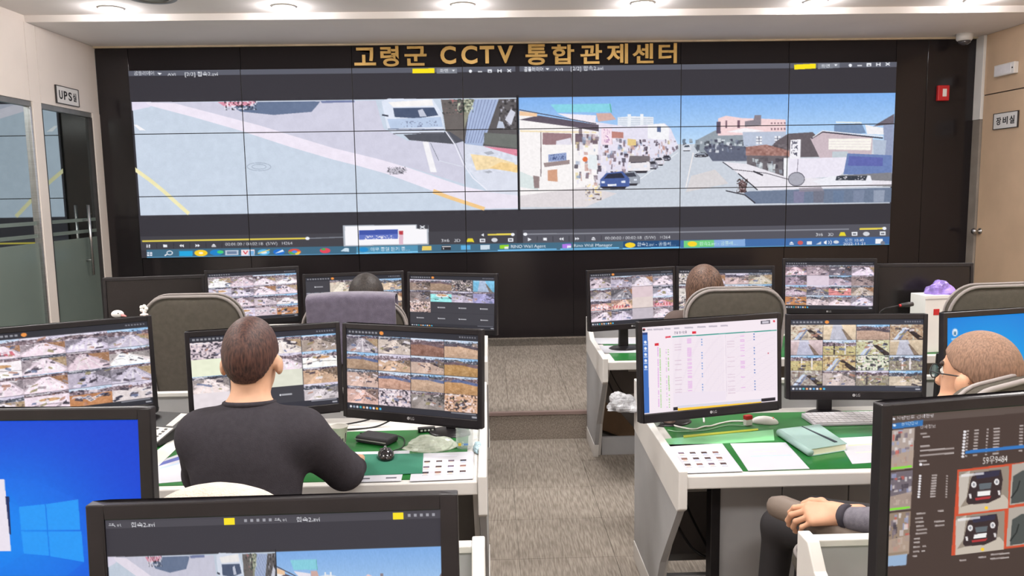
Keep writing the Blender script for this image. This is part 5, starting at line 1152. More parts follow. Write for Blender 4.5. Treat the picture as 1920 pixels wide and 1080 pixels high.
# ------------------------------------------------------------------ things on the desks
ZT = ZDK+0.0045
M_paper = mat('paper', (192, 192, 200), 0.8, var=0.01)
def flat_quad(quad_px, z, th, grow=0.0):
    P = [atZ(x, y, z) for x, y in quad_px]; c = sum(P, Vector())/4; return P, c
def sheet(label, quad_px, z=ZT, prints=None, m=None, name='paper_sheet', cat='paper', th=0.0012, group='papers on the desks'):
    P, c = flat_quad(quad_px, z, th); t = empty(name, (c.x, c.y, z), label=label, cat=cat, group=group)
    MB().prism([p-c+Vector((0, 0, 0)) for p in [Vector((q.x, q.y, z)) for q in P]] if False else [Vector((p.x-c.x, p.y-c.y, 0)) for p in P], (0, 0, th)).build('leaf', m or M_paper, t)
    if prints:
        f = lambda u, v: (P[0]*(1-u)*(1-v)+P[1]*u*(1-v)+P[2]*u*v+P[3]*(1-u)*v)
        for n_, (u0, v0, u1, v1, col) in enumerate(prints):
            pts = [f(u0, v0), f(u1, v0), f(u1, v1), f(u0, v1)]
            MB().prism([Vector((p.x-c.x, p.y-c.y, th)) for p in pts], (0, 0, 0.0003)).build('print', mat('print_%d_%d_%d' % col, col, 0.8), t)
    return t
def photos(u0=0.06, seed=1):
    R = random.Random(seed); out = []
    for j in range(3):
        for i in range(4):
            a, b = u0+0.1+0.2*i, 0.3+0.2*j; c1 = R.choice([(70, 52, 50), (96, 80, 96), (56, 50, 58), (120, 84, 76)]); c2 = R.choice([(206, 170, 156), (176, 186, 214), (214, 180, 170)])
            out += [(a, b, a+0.1, b+0.06, c1), (a+0.02, b+0.06, a+0.08, b+0.1, c2), (a, b+0.115, a+0.1, b+0.125, (150, 150, 160))]
    out.append((0.3, 0.12, 0.72, 0.16, (196, 196, 210)))
    return out
sheet('sheet with rows of small portrait pictures left of the plain sheet on the right desk', [(1250, 834), (1354, 832), (1393, 884), (1279, 888)], prints=photos(0.02, 1))
sheet('plain sheet with a faint blue line between the portrait sheet and the notebook', [(1369, 832), (1473, 830), (1518, 879), (1403, 883)], prints=[(0.2, 0.5, 0.9, 0.515, (170, 206, 226)), (0.25, 0.2, 0.6, 0.22, (226, 214, 206)), (0.3, 0.34, 0.7, 0.35, (226, 224, 196))])
sheet('sheet with yellow lines to the right of the pale notebook', [(1568, 822), (1660, 817), (1690, 864), (1598, 870)], prints=[(0.15, 0.3, 0.8, 0.34, (236, 230, 170)), (0.2, 0.6, 0.85, 0.63, (236, 226, 190))])
sheet('sheet with rows of small portrait pictures under the plastic bottle on the left desk', [(778, 851), (888, 847), (887, 898), (768, 903)], prints=photos(0.08, 2))
sheet('narrow sheet edge showing below the dark green mouse pad', [(655, 893), (755, 890), (752, 902), (652, 905)], prints=[(0.2, 0.4, 0.4, 0.6, (90, 90, 100)), (0.7, 0.4, 0.9, 0.6, (90, 90, 100))])
sheet('slip of paper above the dark green mouse pad', [(662, 848), (768, 845), (768, 853), (660, 856)])
sheet('pale green translucent sheet behind the portrait sheet on the right desk', [(1238, 824), (1450, 806), (1452, 826), (1244, 838)], m=mat('pale_green_film', (128, 200, 142), 0.3, coat=0.6), name='plastic_sheet', cat='plastic sheet')
sheet('thin yellow ruler on the right desk behind the papers', [(1281, 817), (1421, 804), (1422, 807), (1282, 821)], z=ZT+0.0015, m=mat('yellow_plastic', (176, 184, 50), 0.4), name='ruler', cat='ruler', th=0.002)
sheet('lower paper stack with blue print left of the dark sweater', [(290, 868), (352, 846), (340, 903), (283, 908)], prints=[(0.1, 0.1, 0.9, 0.24, (96, 104, 170)), (0.2, 0.34, 0.8, 0.4, (170, 190, 214))])
sheet('blank sheet lying diagonally beside the desk phone', [(288, 850), (346, 806), (358, 815), (296, 875)], z=ZT+0.0015, m=mat('grey_white_paper', (214, 212, 208), 0.8))
sheet('papers on the mat of the right front desk in front of the pink crossing monitor', [(1112, 634), (1215, 634), (1222, 645), (1118, 645)], group='papers on the desks')
sheet('second row of papers at the edge of the right front desk', [(1121, 648.5), (1225, 648), (1232, 661), (1128, 662)], group='papers on the desks')
sheet('white papers at the aisle end of the left front desk', [(884, 640), (905, 640), (906, 652), (884, 652)], group='papers on the desks')
# mouse pad and mouse
P, c = flat_quad([(664, 853), (794, 851), (792, 888), (650, 893)], ZT+0.0015, 0.003)
o = MB().prism([Vector((p.x-c.x, p.y-c.y, 0)) for p in P], (0, 0, 0.003)).build('mouse_pad', mat('teal_green_pad', (46, 112, 90), 0.8, var=0.04, bump=0.2, bscale=300), None, bevel=0.0014); o.location = c; tag(o, 'dark green mouse pad on the left desk', 'mouse pad')
def ellipsoid(b, c, r, nu=20, nv=12, zmin=-1.0, M=None):
    def fn(u, v):
        a = 2*math.pi*u; e = -math.pi/2+math.pi*v; z = max(zmin, math.sin(e)); k = math.cos(e)
        p = Vector((r[0]*k*math.cos(a), r[1]*k*math.sin(a), r[2]*z)); p = M @ p if M is not None else p
        return p+Vector(c)
    return b.grid(fn, nu, nv, closed_u=True)
q = atZ(722, 862, ZT+0.0045)
t = empty('mouse', (q.x, q.y+0.03, ZT+0.0046), 0.2, label='black computer mouse on the dark green mouse pad', cat='mouse')
ellipsoid(MB(), (0, 0, 0.004), (0.036, 0.058, 0.036), zmin=-0.1).build('shell', mat('gloss_black', (26, 24, 26), 0.15, coat=0.6), t, smooth=True)
for s in (-1, 1): MB().box(s*0.004, 0.012, 0.034, s*0.024, 0.045, 0.037, Matrix.Rotation(-0.25, 4, 'X')).build('button', M_darkpl, t, bevel=0.002)
MB().tube([(0, 0.02, 0.034), (0, 0.034, 0.034)], 0.006, 10).build('wheel', M_alu, t)
cable('thin_cable', 'thin black cable curling behind the black pouch', [atZ(735, 846, ZT+0.01), atZ(755, 838, ZT+0.004), atZ(757, 822, ZT+0.004), atZ(735, 815, ZT+0.004), atZ(700, 813, ZT+0.004), atZ(675, 812, ZT+0.004)], 0.0025, M_cable, 'cable')
cable('cable', 'upper black cable across the white strip behind the paper cup', [atZ(590, 803, ZT), atZ(640, 797, ZT), atZ(690, 787, ZT+0.02), atZ(698, 778, ZT+0.05)], 0.004, M_cable, 'cable', 'cables behind the left desk mat')
cable('cable', 'lower black cable across the white strip behind the black pouch', [atZ(598, 808, ZT), atZ(660, 805, ZT), atZ(705, 800, ZT), atZ(738, 785, ZT+0.03)], 0.004, M_cable, 'cable', 'cables behind the left desk mat')
# paper cup
def cup(label, px, py, h, r0, r1, m, band=None, group='paper cups'):
    q = atZ(px, py, ZT); t = empty('paper_cup', (q.x, q.y+r0, ZT), label=label, cat='cup', group=group)
    MB().lathe([(0, 0.004), (r0*0.92, 0.004), (r0*0.94, 0), (r0, 0.002), (r1, h), (r1+0.002, h+0.002), (r1-0.002, h+0.003), (r0-0.002, 0.008), (0, 0.008)], 28).build('cup_body', m, t, smooth=True)
    MB().tube([(r1*math.cos(a*0.2618), r1*math.sin(a*0.2618), h) for a in range(24)], 0.0025, 6, closed=True).build('rim', m, t, smooth=True)
    if band:
        for k in range(14):
            a = 2*math.pi*k/14; rr = lambda z: r0+(r1-r0)*z/h+0.0006; b = MB(); z0, z1 = h*0.2, h*(0.45+0.25*((k*5) % 3)/2)
            w2 = 0.09
            b.add([(rr(z0)*math.cos(a-w2), rr(z0)*math.sin(a-w2), z0), (rr(z0)*math.cos(a+w2), rr(z0)*math.sin(a+w2), z0), (rr(z1)*math.cos(a+w2), rr(z1)*math.sin(a+w2), z1), (rr(z1)*math.cos(a-w2), rr(z1)*math.sin(a-w2), z1)], [(0, 1, 2, 3)])
            b.build('print', band, t)
    return t
M_cup = mat('cup_paper', (226, 222, 214), 0.7, var=0.02)
cup('white paper cup with a dark print by the elbow of the dark sweater', 635, 838, 0.085, 0.026, 0.038, M_cup, mat('cup_print', (86, 92, 84), 0.7))
cup('clear plastic cup behind the left corner of the white table monitor', 1230, 799, 0.07, 0.027, 0.034, mat('clear_cup', (206, 216, 210), 0.2, alpha=0.6))
cup('pinkish paper cup under the white table monitor', 1257, 797, 0.07, 0.028, 0.036, mat('pink_cup_paper', (206, 176, 168), 0.7))
# pouch
q = atZ(705, 832, ZT)
t = empty('pouch', (q.x, q.y+0.03, ZT), math.radians(-28), label='black zipped pouch beside the paper cup', cat='pouch')
MB().box(-0.085, -0.05, 0, 0.085, 0.05, 0.032).build('body', mat('black_nylon', (48, 46, 50), 0.7, bump=0.15, bscale=300), t, bevel=0.012, seg=3)
MB().tube([(-0.083, -0.051, 0.017), (0.083, -0.051, 0.017)], 0.003, 6).build('zip', M_alu, t)
# crumpled bag
def lump(name, label, c, r, m, cat, seed, amp=0.25, nu=28, nv=16, rz=0.0):
    R = np.random.default_rng(seed); K = R.normal(size=(9, 3))*2.2; ph = R.random(9)*6
    def fn(u, v):
        a = 2*math.pi*u; e = -math.pi/2+math.pi*v; d = np.array([math.cos(e)*math.cos(a), math.cos(e)*math.sin(a), math.sin(e)])
        s = 1+amp*float(np.mean(np.abs(np.sin(K@d+ph)))-0.6)*2.4
        return Vector((d[0]*r[0]*s, d[1]*r[1]*s, max(-0.02, d[2])*r[2]*s+0.02*r[2]))
    o = MB().grid(fn, nu, nv, closed_u=True).build(name, m, None); o.location = c; o.rotation_euler.z = rz
    return tag(o, label, cat)
M_bag = mat('thin_plastic_bag', (216, 224, 208), 0.25, var=0.05, scale=20, alpha=0.8, bump=0.4, bscale=40)
q = atZ(808, 838, ZT); lump('plastic_bag', 'crumpled clear plastic bag lying left of the bottle', (q.x, q.y, ZT), (0.11, 0.07, 0.045), M_bag, 'plastic bag', 5, 0.35)
q = atZ(1168, 765, 0.9); M_wbag = mat('white_plastic_bag', (168, 168, 172), 0.3, var=0.2, scale=25, bump=0.8, bscale=40)
o = lump('plastic_bag', 'crumpled white plastic bag hanging at the rear corner of the right middle desk', (0.655, YM1-0.02, 0.80), (0.075, 0.06, 0.075), M_wbag, 'plastic bag', 9, 0.55, 40, 24)
# clear bottle
q = atZ(871, 843, ZT)
t = empty('bottle', (q.x, q.y+0.035, ZT), label='clear plastic drinks bottle at the corner of the left desk', cat='bottle')
M_clear = mat('clear_plastic', (222, 232, 230), 0.05, var=0.0, trans=0.0, alpha=0.22, coat=0.8)
MB().lathe([(0, 0.002), (0.034, 0.0), (0.038, 0.006), (0.038, 0.125), (0.03, 0.15), (0.03, 0.165), (0.028, 0.165), (0.028, 0.148), (0.036, 0.123), (0.036, 0.008), (0, 0.006)], 28).build('body', M_clear, t, smooth=True)
MB().lathe([(0.032, 0.163), (0.032, 0.182), (0.0, 0.184)], 24).build('cap', mat('frosted_cap', (196, 202, 200), 0.3, alpha=0.55), t, smooth=True)
MB().tube([(0.038, -0.01, 0.03), (0.06, -0.012, 0.04), (0.064, -0.012, 0.075), (0.06, -0.012, 0.11), (0.038, -0.01, 0.12)], 0.005, 8).build('handle', M_clear, t, smooth=True)
MB().box(-0.026, -0.0395, 0.018, -0.014, -0.0375, 0.03).build('print', mat('yellow_print', (232, 196, 60), 0.6), t)
MB().box(-0.004, -0.0397, 0.02, 0.016, -0.0379, 0.028).build('print', mat('blue_print', (110, 150, 206), 0.6), t)
# little hub under the field monitor
q = atZ(800, 809, ZT)
t = empty('usb_hub', (q.x, q.y, ZT), 0.2, label='small black hub with lit ports at the foot of the field-view monitor', cat='hub')
MB().box(-0.04, -0.015, 0, 0.04, 0.015, 0.02).build('body', M_blackpl, t, bevel=0.003)
for k in range(4): MB().box(-0.03+k*0.017, -0.0165, 0.006, -0.02+k*0.017, -0.0145, 0.014).build('port', M_white, t)
# checked cloth by the end board
q = atZ(902, 842, ZT); lump('cloth', 'small blue and white cloth against the end board of the left desk', (q.x-0.012, q.y, ZT), (0.022, 0.06, 0.03), mat('pale_blue_cloth', (170, 196, 206), 0.9, var=0.3, scale=150), 'cloth', 12, 0.15)
# desk phone
q = atZ(303, 822, ZT)
t = empty('desk_phone', (q.x-0.03, q.y+0.02, ZT), math.radians(-16), label='black desk phone with white key panel left of the dark sweater', cat='telephone')
SL = Matrix.Rotation(math.radians(12), 4, 'X')
MB().prism([(-0.11, -0.13, 0), (-0.11, -0.13, 0.02), (-0.11, 0.13, 0.085), (-0.11, 0.13, 0)], (0.22, 0, 0)).build('body', M_blackpl, t, bevel=0.005)
zf = lambda y: 0.02+(y+0.13)*0.25
def slab(nm, x0, y0, x1, y1, h, m, par=t):
    return MB().add([(x0, y0, zf(y0)), (x1, y0, zf(y0)), (x1, y1, zf(y1)), (x0, y1, zf(y1)), (x0, y0, zf(y0)+h), (x1, y0, zf(y0)+h), (x1, y1, zf(y1)+h), (x0, y1, zf(y1)+h)], [(0, 3, 2, 1), (4, 5, 6, 7), (0, 1, 5, 4), (1, 2, 6, 5), (2, 3, 7, 6), (3, 0, 4, 7)]).build(nm, m, par)
kp_ = slab('key_panel', -0.04, -0.12, 0.10, -0.01, 0.003, M_lamin); slab('label_strip', 0.05, 0.005, 0.085, 0.115, 0.003, M_lamin)
for i in range(3):
    for j in range(5): slab('key', -0.025+i*0.045, -0.11+j*0.02, -0.012+i*0.045, -0.1+j*0.02, 0.005, M_darkpl, kp_)
MB().tube([(-0.085, -0.1, 0.06), (-0.085, -0.06, 0.075), (-0.085, 0.05, 0.105), (-0.085, 0.1, 0.11)], [0.028, 0.018, 0.018, 0.028], 10).build('handset', M_blackpl, t, smooth=True)
# notebook
P, c = flat_quad([(1461, 817), (1536, 808), (1588, 845), (1519, 856)], ZT, 0.03)
t = empty('notebook', (c.x, c.y, ZT), label='thick pale green notebook with a dark strap on the right desk', cat='notebook')
loc = lambda k, z, s=1.0: Vector(((P[k].x-c.x)*s, (P[k].y-c.y)*s, z))
M_nb = mat('pale_green_cover', (142, 168, 163), 0.5, var=0.03)
MB().prism([loc(k, 0.0) for k in range(4)], (0, 0, 0.003)).build('cover', M_nb, t, bevel=0.001); MB().prism([loc(k, 0.029) for k in range(4)], (0, 0, 0.003)).build('cover', M_nb, t, bevel=0.001)
MB().prism([loc(k, 0.003, 0.96) for k in range(4)], (0, 0, 0.026)).build('pages', mat('cream_pages', (222, 220, 196), 0.8, var=0.06, scale=4, stretch=(1, 1, 200)), t)
sp = [loc(0, 0.0), loc(3, 0.0)]; MB().tube([loc(0, 0.016), loc(3, 0.016)], 0.0155, 12).build('spine', M_nb, t, smooth=True)
a0, a1 = (loc(0, 0.0328)*0.45+loc(1, 0.0328)*0.55), (loc(3, 0.0328)*0.2+loc(2, 0.0328)*0.8); dv = (a1-a0).normalized(); nn = Vector((-dv.y, dv.x, 0))*0.007
a0, a1 = a0*0.95, a0+(a1-a0)*0.9
MB().prism([a0+nn*0.4, a0-nn*0.4, a1-nn, a1+nn], (0, 0, 0.003)).build('strap', mat('dark_strap', (52, 58, 66), 0.6), t)
# keyboard
P, c = flat_quad([(1506, 780), (1712, 774), (1738, 797), (1523, 803)], ZT, 0.02)
ux = ((P[1]-P[0])+(P[2]-P[3])).normalized(); ang = math.atan2(ux.y, ux.x)
t = empty('keyboard', (c.x, c.y, ZT), ang, label='light grey keyboard below the farm-view monitor', cat='keyboard')
wk = ((P[1]-P[0]).length+(P[2]-P[3]).length)/4; hk = 0.075
MB().prism([(-wk, -hk, 0), (-wk, hk, 0), (-wk, hk, 0.022), (-wk, -hk, 0.01)], (2*wk, 0, 0)).build('tray', mat('keyboard_grey', (176, 172, 178), 0.5), t, bevel=0.003)
b = MB(); nkx = 18
for j in range(6):
    for i in range(nkx):
        x0 = -wk+0.012+i*(2*wk-0.024)/nkx; y0 = -hk+0.01+j*0.0225; kz = 0.010+0.012*(y0+hk)/(2*hk)
        b.box(x0+0.0015, y0+0.0015, kz, x0+(2*wk-0.024)/nkx-0.0015, y0+0.021, kz+0.005)
ks = b.build('keys', mat('key_caps', (206, 202, 206), 0.5), t); ks['kind'] = 'stuff'
# white cables, red-capped device and white mouse
hz = ZT+0.003
cable('charging_cable', 'white charging cable looping on the green mat under the table monitor', [atZ(x, y, hz) for x, y in ((1320, 792), (1318, 782), (1306, 781), (1290, 784), (1275, 789), (1256, 791), (1259, 796), (1280, 802), (1302, 805), (1320, 800), (1333, 799), (1350, 794), (1372, 790), (1398, 790))], 0.0045, M_wcable, 'cable')
cable('thin_cable', 'thin pale cable in front of the white charging cable', [atZ(x, y, hz) for x, y in ((1398, 798), (1370, 797), (1350, 800), (1325, 806), (1300, 808), (1270, 809), (1252, 806))], 0.002, mat('pale_cable', (176, 214, 180), 0.4), 'cable')
q = atZ(1402, 797, ZT)
t = empty('card_reader', (q.x, q.y, ZT), 0.35, label='small white device with a red cap on the right desk', cat='device')
MB().box(-0.018, -0.012, 0, 0.018, 0.012, 0.028).build('body', M_white, t, bevel=0.003); MB().box(-0.019, -0.013, 0.028, 0.019, 0.013, 0.048).build('cap', M_red, t, bevel=0.004)
q = atZ(1434, 793, ZT)
t = empty('mouse', (q.x, q.y, ZT), 1.3, label='white computer mouse with an orange mark beside the red-capped device', cat='mouse')
ellipsoid(MB(), (0, 0, 0.003), (0.033, 0.062, 0.03), zmin=-0.1).build('shell', M_white, t, smooth=True)
MB().box(-0.008, -0.04, 0.024, 0.01, -0.015, 0.0275).build('mark', mat('orange_print', (222, 130, 96), 0.6), t)
# gooseneck microphone, tissue box and purple packet on the right front desk
zt_ = ZT; q = at(1640, 590, 5.15); m0 = Vector((q.x, 5.15, ZT))
t = empty('microphone', m0, label='black gooseneck microphone lying toward the tissue box', cat='microphone')
e1, e2 = at(1660, 578, 5.12), at(1686, 573, 5.1); e3 = at(1703, 571, 5.1)
MB().box(-0.05, -0.05, 0, 0.05, 0.05, 0.03).build('base', M_blackpl, t, bevel=0.006)
MB().tube([(0, 0, 0.03), (0, 0, 0.2), tuple(e1-m0-Vector((0.03, 0, 0.02))), tuple(e1-m0), tuple(e2-m0)], 0.005, 8).build('gooseneck', M_blackpl, t, smooth=True)
MB().tube([tuple(e2-m0), tuple(e2-m0+(e3-e2)*0.2)], 0.009, 10).build('ring', M_red, t)
MB().tube([tuple(e2-m0+(e3-e2)*0.2), tuple(e3-m0), tuple(e3-m0+(e3-e2)*0.5), tuple(e3-m0+(e3-e2)*0.6)], [0.014, 0.017, 0.014, 0.004], 12).build('foam_head', M_darkpl, t, smooth=True)
q = at(1752, 590, 4.95)
t = empty('tissue_box', (q.x+0.11, 5.2, ZT), 0.1, label='tall white box holding the purple packet', cat='box')
zb = at(1740, 553, 5.15).z-ZT
MB().prism([(-0.09, -0.08, 0), (0.1, -0.08, 0), (0.1, 0.08, 0), (-0.09, 0.08, 0)], (0, 0, zb)).build('carton', M_white, t, bevel=0.003)
MB().box(-0.092, -0.082, zb-0.03, 0.102, -0.08, zb-0.02).build('printed_band', mat('grey_band', (170, 166, 166), 0.6), t)
MB().box(-0.03, -0.083, zb-0.13, 0.01, -0.08, zb-0.09).build('printed_mark', M_red, t)
lump('packet', 'purple and white plastic packet on top of the white box', (q.x+0.17, 5.2, ZT+zb), (0.09, 0.06, 0.075), mat('purple_plastic', (150, 126, 206), 0.3, var=0.25, scale=14, bump=0.5, bscale=30), 'packet', 15, 0.4)
# cardboard under the right front desk
t = empty('cardboard', (0.93, 5.68, 0), 0, label='brown cardboard sheet leaning under the right front desk', cat='cardboard')
MB().prism([(-0.13, 0.02, 0.14), (0.2, -0.03, 0.02), (0.2, 0.07, 0.02), (-0.13, 0.09, 0.40)], (0.012, 0.03, 0)).build('sheet', mat('brown_card', (112, 88, 66), 0.8, var=0.08), t)
MB().box(-0.13, -0.02, 0, 0.2, 0.08, 0.02).build('folded_edge', mat('brown_card', (112, 88, 66)), t)
# small figurines on the top edge of the left crossing monitor
def on_mon(px, py, Y): q = at(px, py, Y); return q
A_, B_ = at(-65, 622, 3.22), at(284, 590, 3.55); zt0 = (A_.z+B_.z)/2; ud = Vector((B_.x-A_.x, B_.y-A_.y, 0)).normalized(); nb = Vector((-ud.y, ud.x, 0))
def mon_top(px): 
    d = ray(px, 590); 
    # meet the monitor plane
    n = nb; k = n.dot(Vector((A_.x, A_.y, 0)))/(n.x*d[0]+n.y); p_ = Vector((d[0]*k, k, zt0)); return p_+nb*0.018
p_ = mon_top(221)
t = empty('bird_figurine', p_, 0.2, label='tiny white bird figurine on top of the left crossing-view monitor', cat='figurine')
b = MB(); ellipsoid(b, (0, 0, 0.016), (0.026, 0.014, 0.017)); b.build('body', M_white, t, smooth=True)
MB().tube([(0.018, -0.004, 0.012), (0.036, -0.006, 0.004)], [0.008, 0.003], 8).build('beak', mat('pink_beak', (226, 150, 150), 0.5), t, smooth=True)
b = MB(); ellipsoid(b, (0.006, -0.0135, 0.02), (0.0025, 0.002, 0.0025), 8, 6); b.build('eye', M_black, t, smooth=True)
p_ = mon_top(271)
t = empty('flower_figurine', p_, 0, label='tiny white flower figurine at the corner of the left crossing-view monitor', cat='figurine')
MB().lathe([(0.018, 0), (0.016, 0.006), (0.006, 0.01), (0.006, 0.02)], 14).build('base', mat('pinkish_white', (226, 206, 202), 0.6), t, smooth=True)
b = MB()
for k in range(5): ellipsoid(b, (0.011*math.cos(k*1.257), 0.0, 0.03+0.011*math.sin(k*1.257)), (0.009, 0.006, 0.009), 10, 7)
b.build('petals', M_white, t, smooth=True)
# ------------------------------------------------------------------ people: smooth bodies grown from a skeleton
class Body:
    def __init__(s): s.p = []
    def cap(s, a, b, ra, rb, lab, k=0.03): s.p.append(('c', np.array(a, float), np.array(b, float), ra, rb, lab, k)); return s
    def ell(s, c, r, lab, M=None, k=0.03): s.p.append(('e', np.array(c, float), np.array(r, float), np.eye(3) if M is None else np.array(M, float), None, lab, k)); return s
    @staticmethod
    def dist(q, X):
        if q[0] == 'c':
            a, b = q[1], q[2]; ab = b-a; t = np.clip(((X-a)@ab)/max(ab@ab, 1e-9), 0, 1)
            return np.linalg.norm(X-a-t[..., None]*ab, axis=-1)-(q[3]+(q[4]-q[3])*t)
        L = (X-q[1])@q[3].T; r = q[2]; k0 = np.linalg.norm(L/r, axis=-1); k1 = np.linalg.norm(L/(r*r), axis=-1)
        return k0*(k0-1)/np.maximum(k1, 1e-9)
    def box(s, q):
        if q[0] == 'c': R = max(q[3], q[4]); return np.minimum(q[1], q[2])-R, np.maximum(q[1], q[2])+R
        R = np.abs(q[3].T)@q[2]; return q[1]-R, q[1]+R
    def field(s, h, pad=0.03):
        B = [s.box(q) for q in s.p]; lo = np.min([b[0] for b in B], 0)-pad; hi = np.max([b[1] for b in B], 0)+pad
        n = np.ceil((hi-lo)/h).astype(int)+1; V = np.full(n, 0.5)
        ax = [lo[i]+h*np.arange(n[i]) for i in range(3)]
        for q, (a, b) in zip(s.p, B):
            m = q[6]+0.03; i0 = np.maximum(0, ((a-m-lo)/h).astype(int)); i1 = np.minimum(n, ((b+m-lo)/h).astype(int)+2)
            sl = tuple(slice(i0[i], i1[i]) for i in range(3))
            X = np.stack(np.meshgrid(*[ax[i][sl[i]] for i in range(3)], indexing='ij'), -1)
            d = s.dist(q, X); k = q[6]; o = V[sl]; hh = np.maximum(k-np.abs(o-d), 0)/k; V[sl] = np.minimum(o, d)-hh*hh*k*0.25
        return V, lo
    def labels(s, X):
        D_ = np.stack([s.dist(q, X) for q in s.p], 0); return np.array([q[5] for q in s.p])[D_.argmin(0)]
def surface(V, lo, h, smooth=2):
    n = np.array(V.shape); S = V < 0; cs = tuple(n-1)
    acc = np.zeros(cs+(3,)); cnt = np.zeros(cs)
    corners = [(i, j, k) for i in (0, 1) for j in (0, 1) for k in (0, 1)]
    sl = lambda c: tuple(slice(c[i], c[i]+cs[i]) for i in range(3))
    for c in corners:
        for ax in range(3):
            if c[ax]: continue
            e = list(c); e[ax] = 1; a, b = V[sl(c)], V[sl(e)]; m = (a < 0) != (b < 0)
            t = np.where(m, a/np.where(m, a-b, 1), 0)
            for i in range(3): acc[..., i] += m*(c[i]+(t if i == ax else 0))
            cnt += m
    act = cnt > 0; idx = np.full(cs, -1); idx[act] = np.arange(act.sum())
    vs = (np.argwhere(act)+acc[act]/cnt[act][:, None])*h+lo
    Q = []
    for ax in range(3):
        u, v = (ax+1) % 3, (ax+2) % 3
        a = np.take(S, range(n[ax]-1), ax); b = np.take(S, range(1, n[ax]), ax)
        ed = np.argwhere(a != b); ed = ed[(ed[:, u] > 0) & (ed[:, v] > 0) & (ed[:, u] < cs[u]) & (ed[:, v] < cs[v])]
        fl = S[tuple(ed.T)]
        def cell(du, dv):
            q = ed.copy(); q[:, u] -= du; q[:, v] -= dv; return idx[tuple(q.T)]
        q = np.stack([cell(1, 1), cell(0, 1), cell(0, 0), cell(1, 0)], -1); q[~fl] = q[~fl][:, ::-1]; Q.append(q)
    Q = np.concatenate(Q); Q = Q[(Q >= 0).all(1)]
    for _ in range(smooth):
        A = np.zeros_like(vs); C = np.zeros(len(vs))
        for i in range(4):
            a, b = Q[:, i], Q[:, (i+1) % 4]; np.add.at(A, a, vs[b]); np.add.at(A, b, vs[a]); np.add.at(C, a, 1); np.add.at(C, b, 1)
        vs = vs*0.5+0.5*A/np.maximum(C, 1)[:, None]
    return vs, Q
def raw_mesh(name, vs, Q, mats, mi=None):
    me = bpy.data.meshes.new(name); me.from_pydata(vs.tolist(), [], Q.tolist()); me.update()
    for m in mats: me.materials.append(m)
    if mi is not None: me.polygons.foreach_set('material_index', mi.astype(np.int32))
    me.polygons.foreach_set('use_smooth', np.ones(len(Q), bool)); return me
V3 = lambda *a: np.array(a, float)
def unit(v): v = np.array(v, float); return v/np.linalg.norm(v)
def head(b, c, f, up=(0, 0, 1), s=1.0, ear=1.0):
    f = unit(f); u = unit(np.array(up)-f*np.dot(up, f)); r = np.cross(f, u); M = np.stack([r, f, u])
    L = lambda x, y, z: c+(r*x+f*y+u*z)*s
    b.ell(L(0, -0.012, 0.028), V3(0.079, 0.098, 0.098)*s, 'skin', M, 0.02); b.ell(L(0, 0.03, -0.04), V3(0.062, 0.07, 0.075)*s, 'skin', M, 0.03); b.ell(L(0, 0.055, -0.09), V3(0.032, 0.03, 0.025)*s, 'skin', M, 0.03)
    b.cap(L(0, 0.088, 0.012), L(0, 0.112, -0.028), 0.009*s, 0.014*s, 'skin', 0.012)
    for e in (-1, 1):
        b.ell(L(e*0.086, -0.002, -0.014), V3(0.012, 0.022, 0.032)*s, 'skin', M, 0.008); b.ell(L(e*0.031, 0.083, 0.012), V3(0.014, 0.008, 0.009)*s, 'eye', M, 0.004); b.cap(L(e*0.015, 0.09, 0.034), L(e*0.05, 0.078, 0.034), 0.007*s, 0.006*s, 'brow', 0.01)
    b.ell(L(0, 0.094, -0.062), V3(0.024, 0.01, 0.008)*s, 'lip', M, 0.006)
    return L, M
def hand(w, d, n, side, curl=(18, 34, 26), spread=1.0, lab='skin', thumb_curl=0.5, sc=1.0):
    """fingers along d, back of the hand along n, thumb towards side*(d x n)"""
    b = Body(); d = unit(d); n = unit(n-d*np.dot(n, d)); s = np.cross(d, n)*side; w0 = np.array(w, float)
    b.cap(w-d*0.05, w, 0.027, 0.026, lab, 0.02)
    for k, (o, ln, r0) in enumerate(((0.029, (0.046, 0.028, 0.022), 0.0092), (0.010, (0.050, 0.031, 0.024), 0.0094), (-0.010, (0.046, 0.029, 0.022), 0.009), (-0.028, (0.036, 0.022, 0.019), 0.0078))):
        p = w+d*(0.088-abs(o-0.008)*0.35)+s*o+n*(0.006-abs(o)*0.1); b.cap(w+s*o*0.55, p, 0.017, 0.0125, lab, 0.016)
        a = 0.0; fd = unit(d+s*o*1.6*spread)
        for j in range(3):
            a += math.radians(curl[j]+(k-1)*3); v = fd*math.cos(a)-n*math.sin(a); q = p+v*ln[j]; b.cap(p, q, r0-j*0.0007, r0-(j+1)*0.0007, lab, 0.004); p = q
        b.ell(p+(fd*math.sin(a)+n*math.cos(a))*0.004, V3(0.006, 0.006, 0.004), 'nail', None, 0.002)
    p = w+d*0.02+s*0.026-n*0.004; b.cap(w, p, 0.019, 0.016, lab, 0.015)
    for ln, v in ((0.042, unit(d*0.7+s*0.75-n*0.3)), (0.032, unit(d*0.95+s*0.3-n*0.4)), (0.024, unit(d+s*0.05-n*thumb_curl))):
        q = p+v*ln; b.cap(p, q, 0.0125, 0.0105, lab, 0.008); p = q
    if sc != 1.0:
        b.p = [(q[0], w0+(q[1]-w0)*sc, (w0+(q[2]-w0)*sc) if q[0] == 'c' else q[2]*sc, q[3]*sc if q[0] == 'c' else q[3], q[4]*sc if q[0] == 'c' else None, q[5], q[6]) for q in b.p]
    return b
PM = {'skin': mat('skin', (206, 160, 132), 0.55, var=0.05, scale=12), 'skin2': mat('skin_ruddy', (200, 150, 120), 0.5, var=0.06, scale=14), 'eye': mat('eye_white', (226, 222, 216), 0.3), 'brow': mat('brow_hair', (60, 46, 40), 0.8), 'lip': mat('lip', (176, 106, 96), 0.5), 'nail': mat('nail', (222, 180, 160), 0.35)}
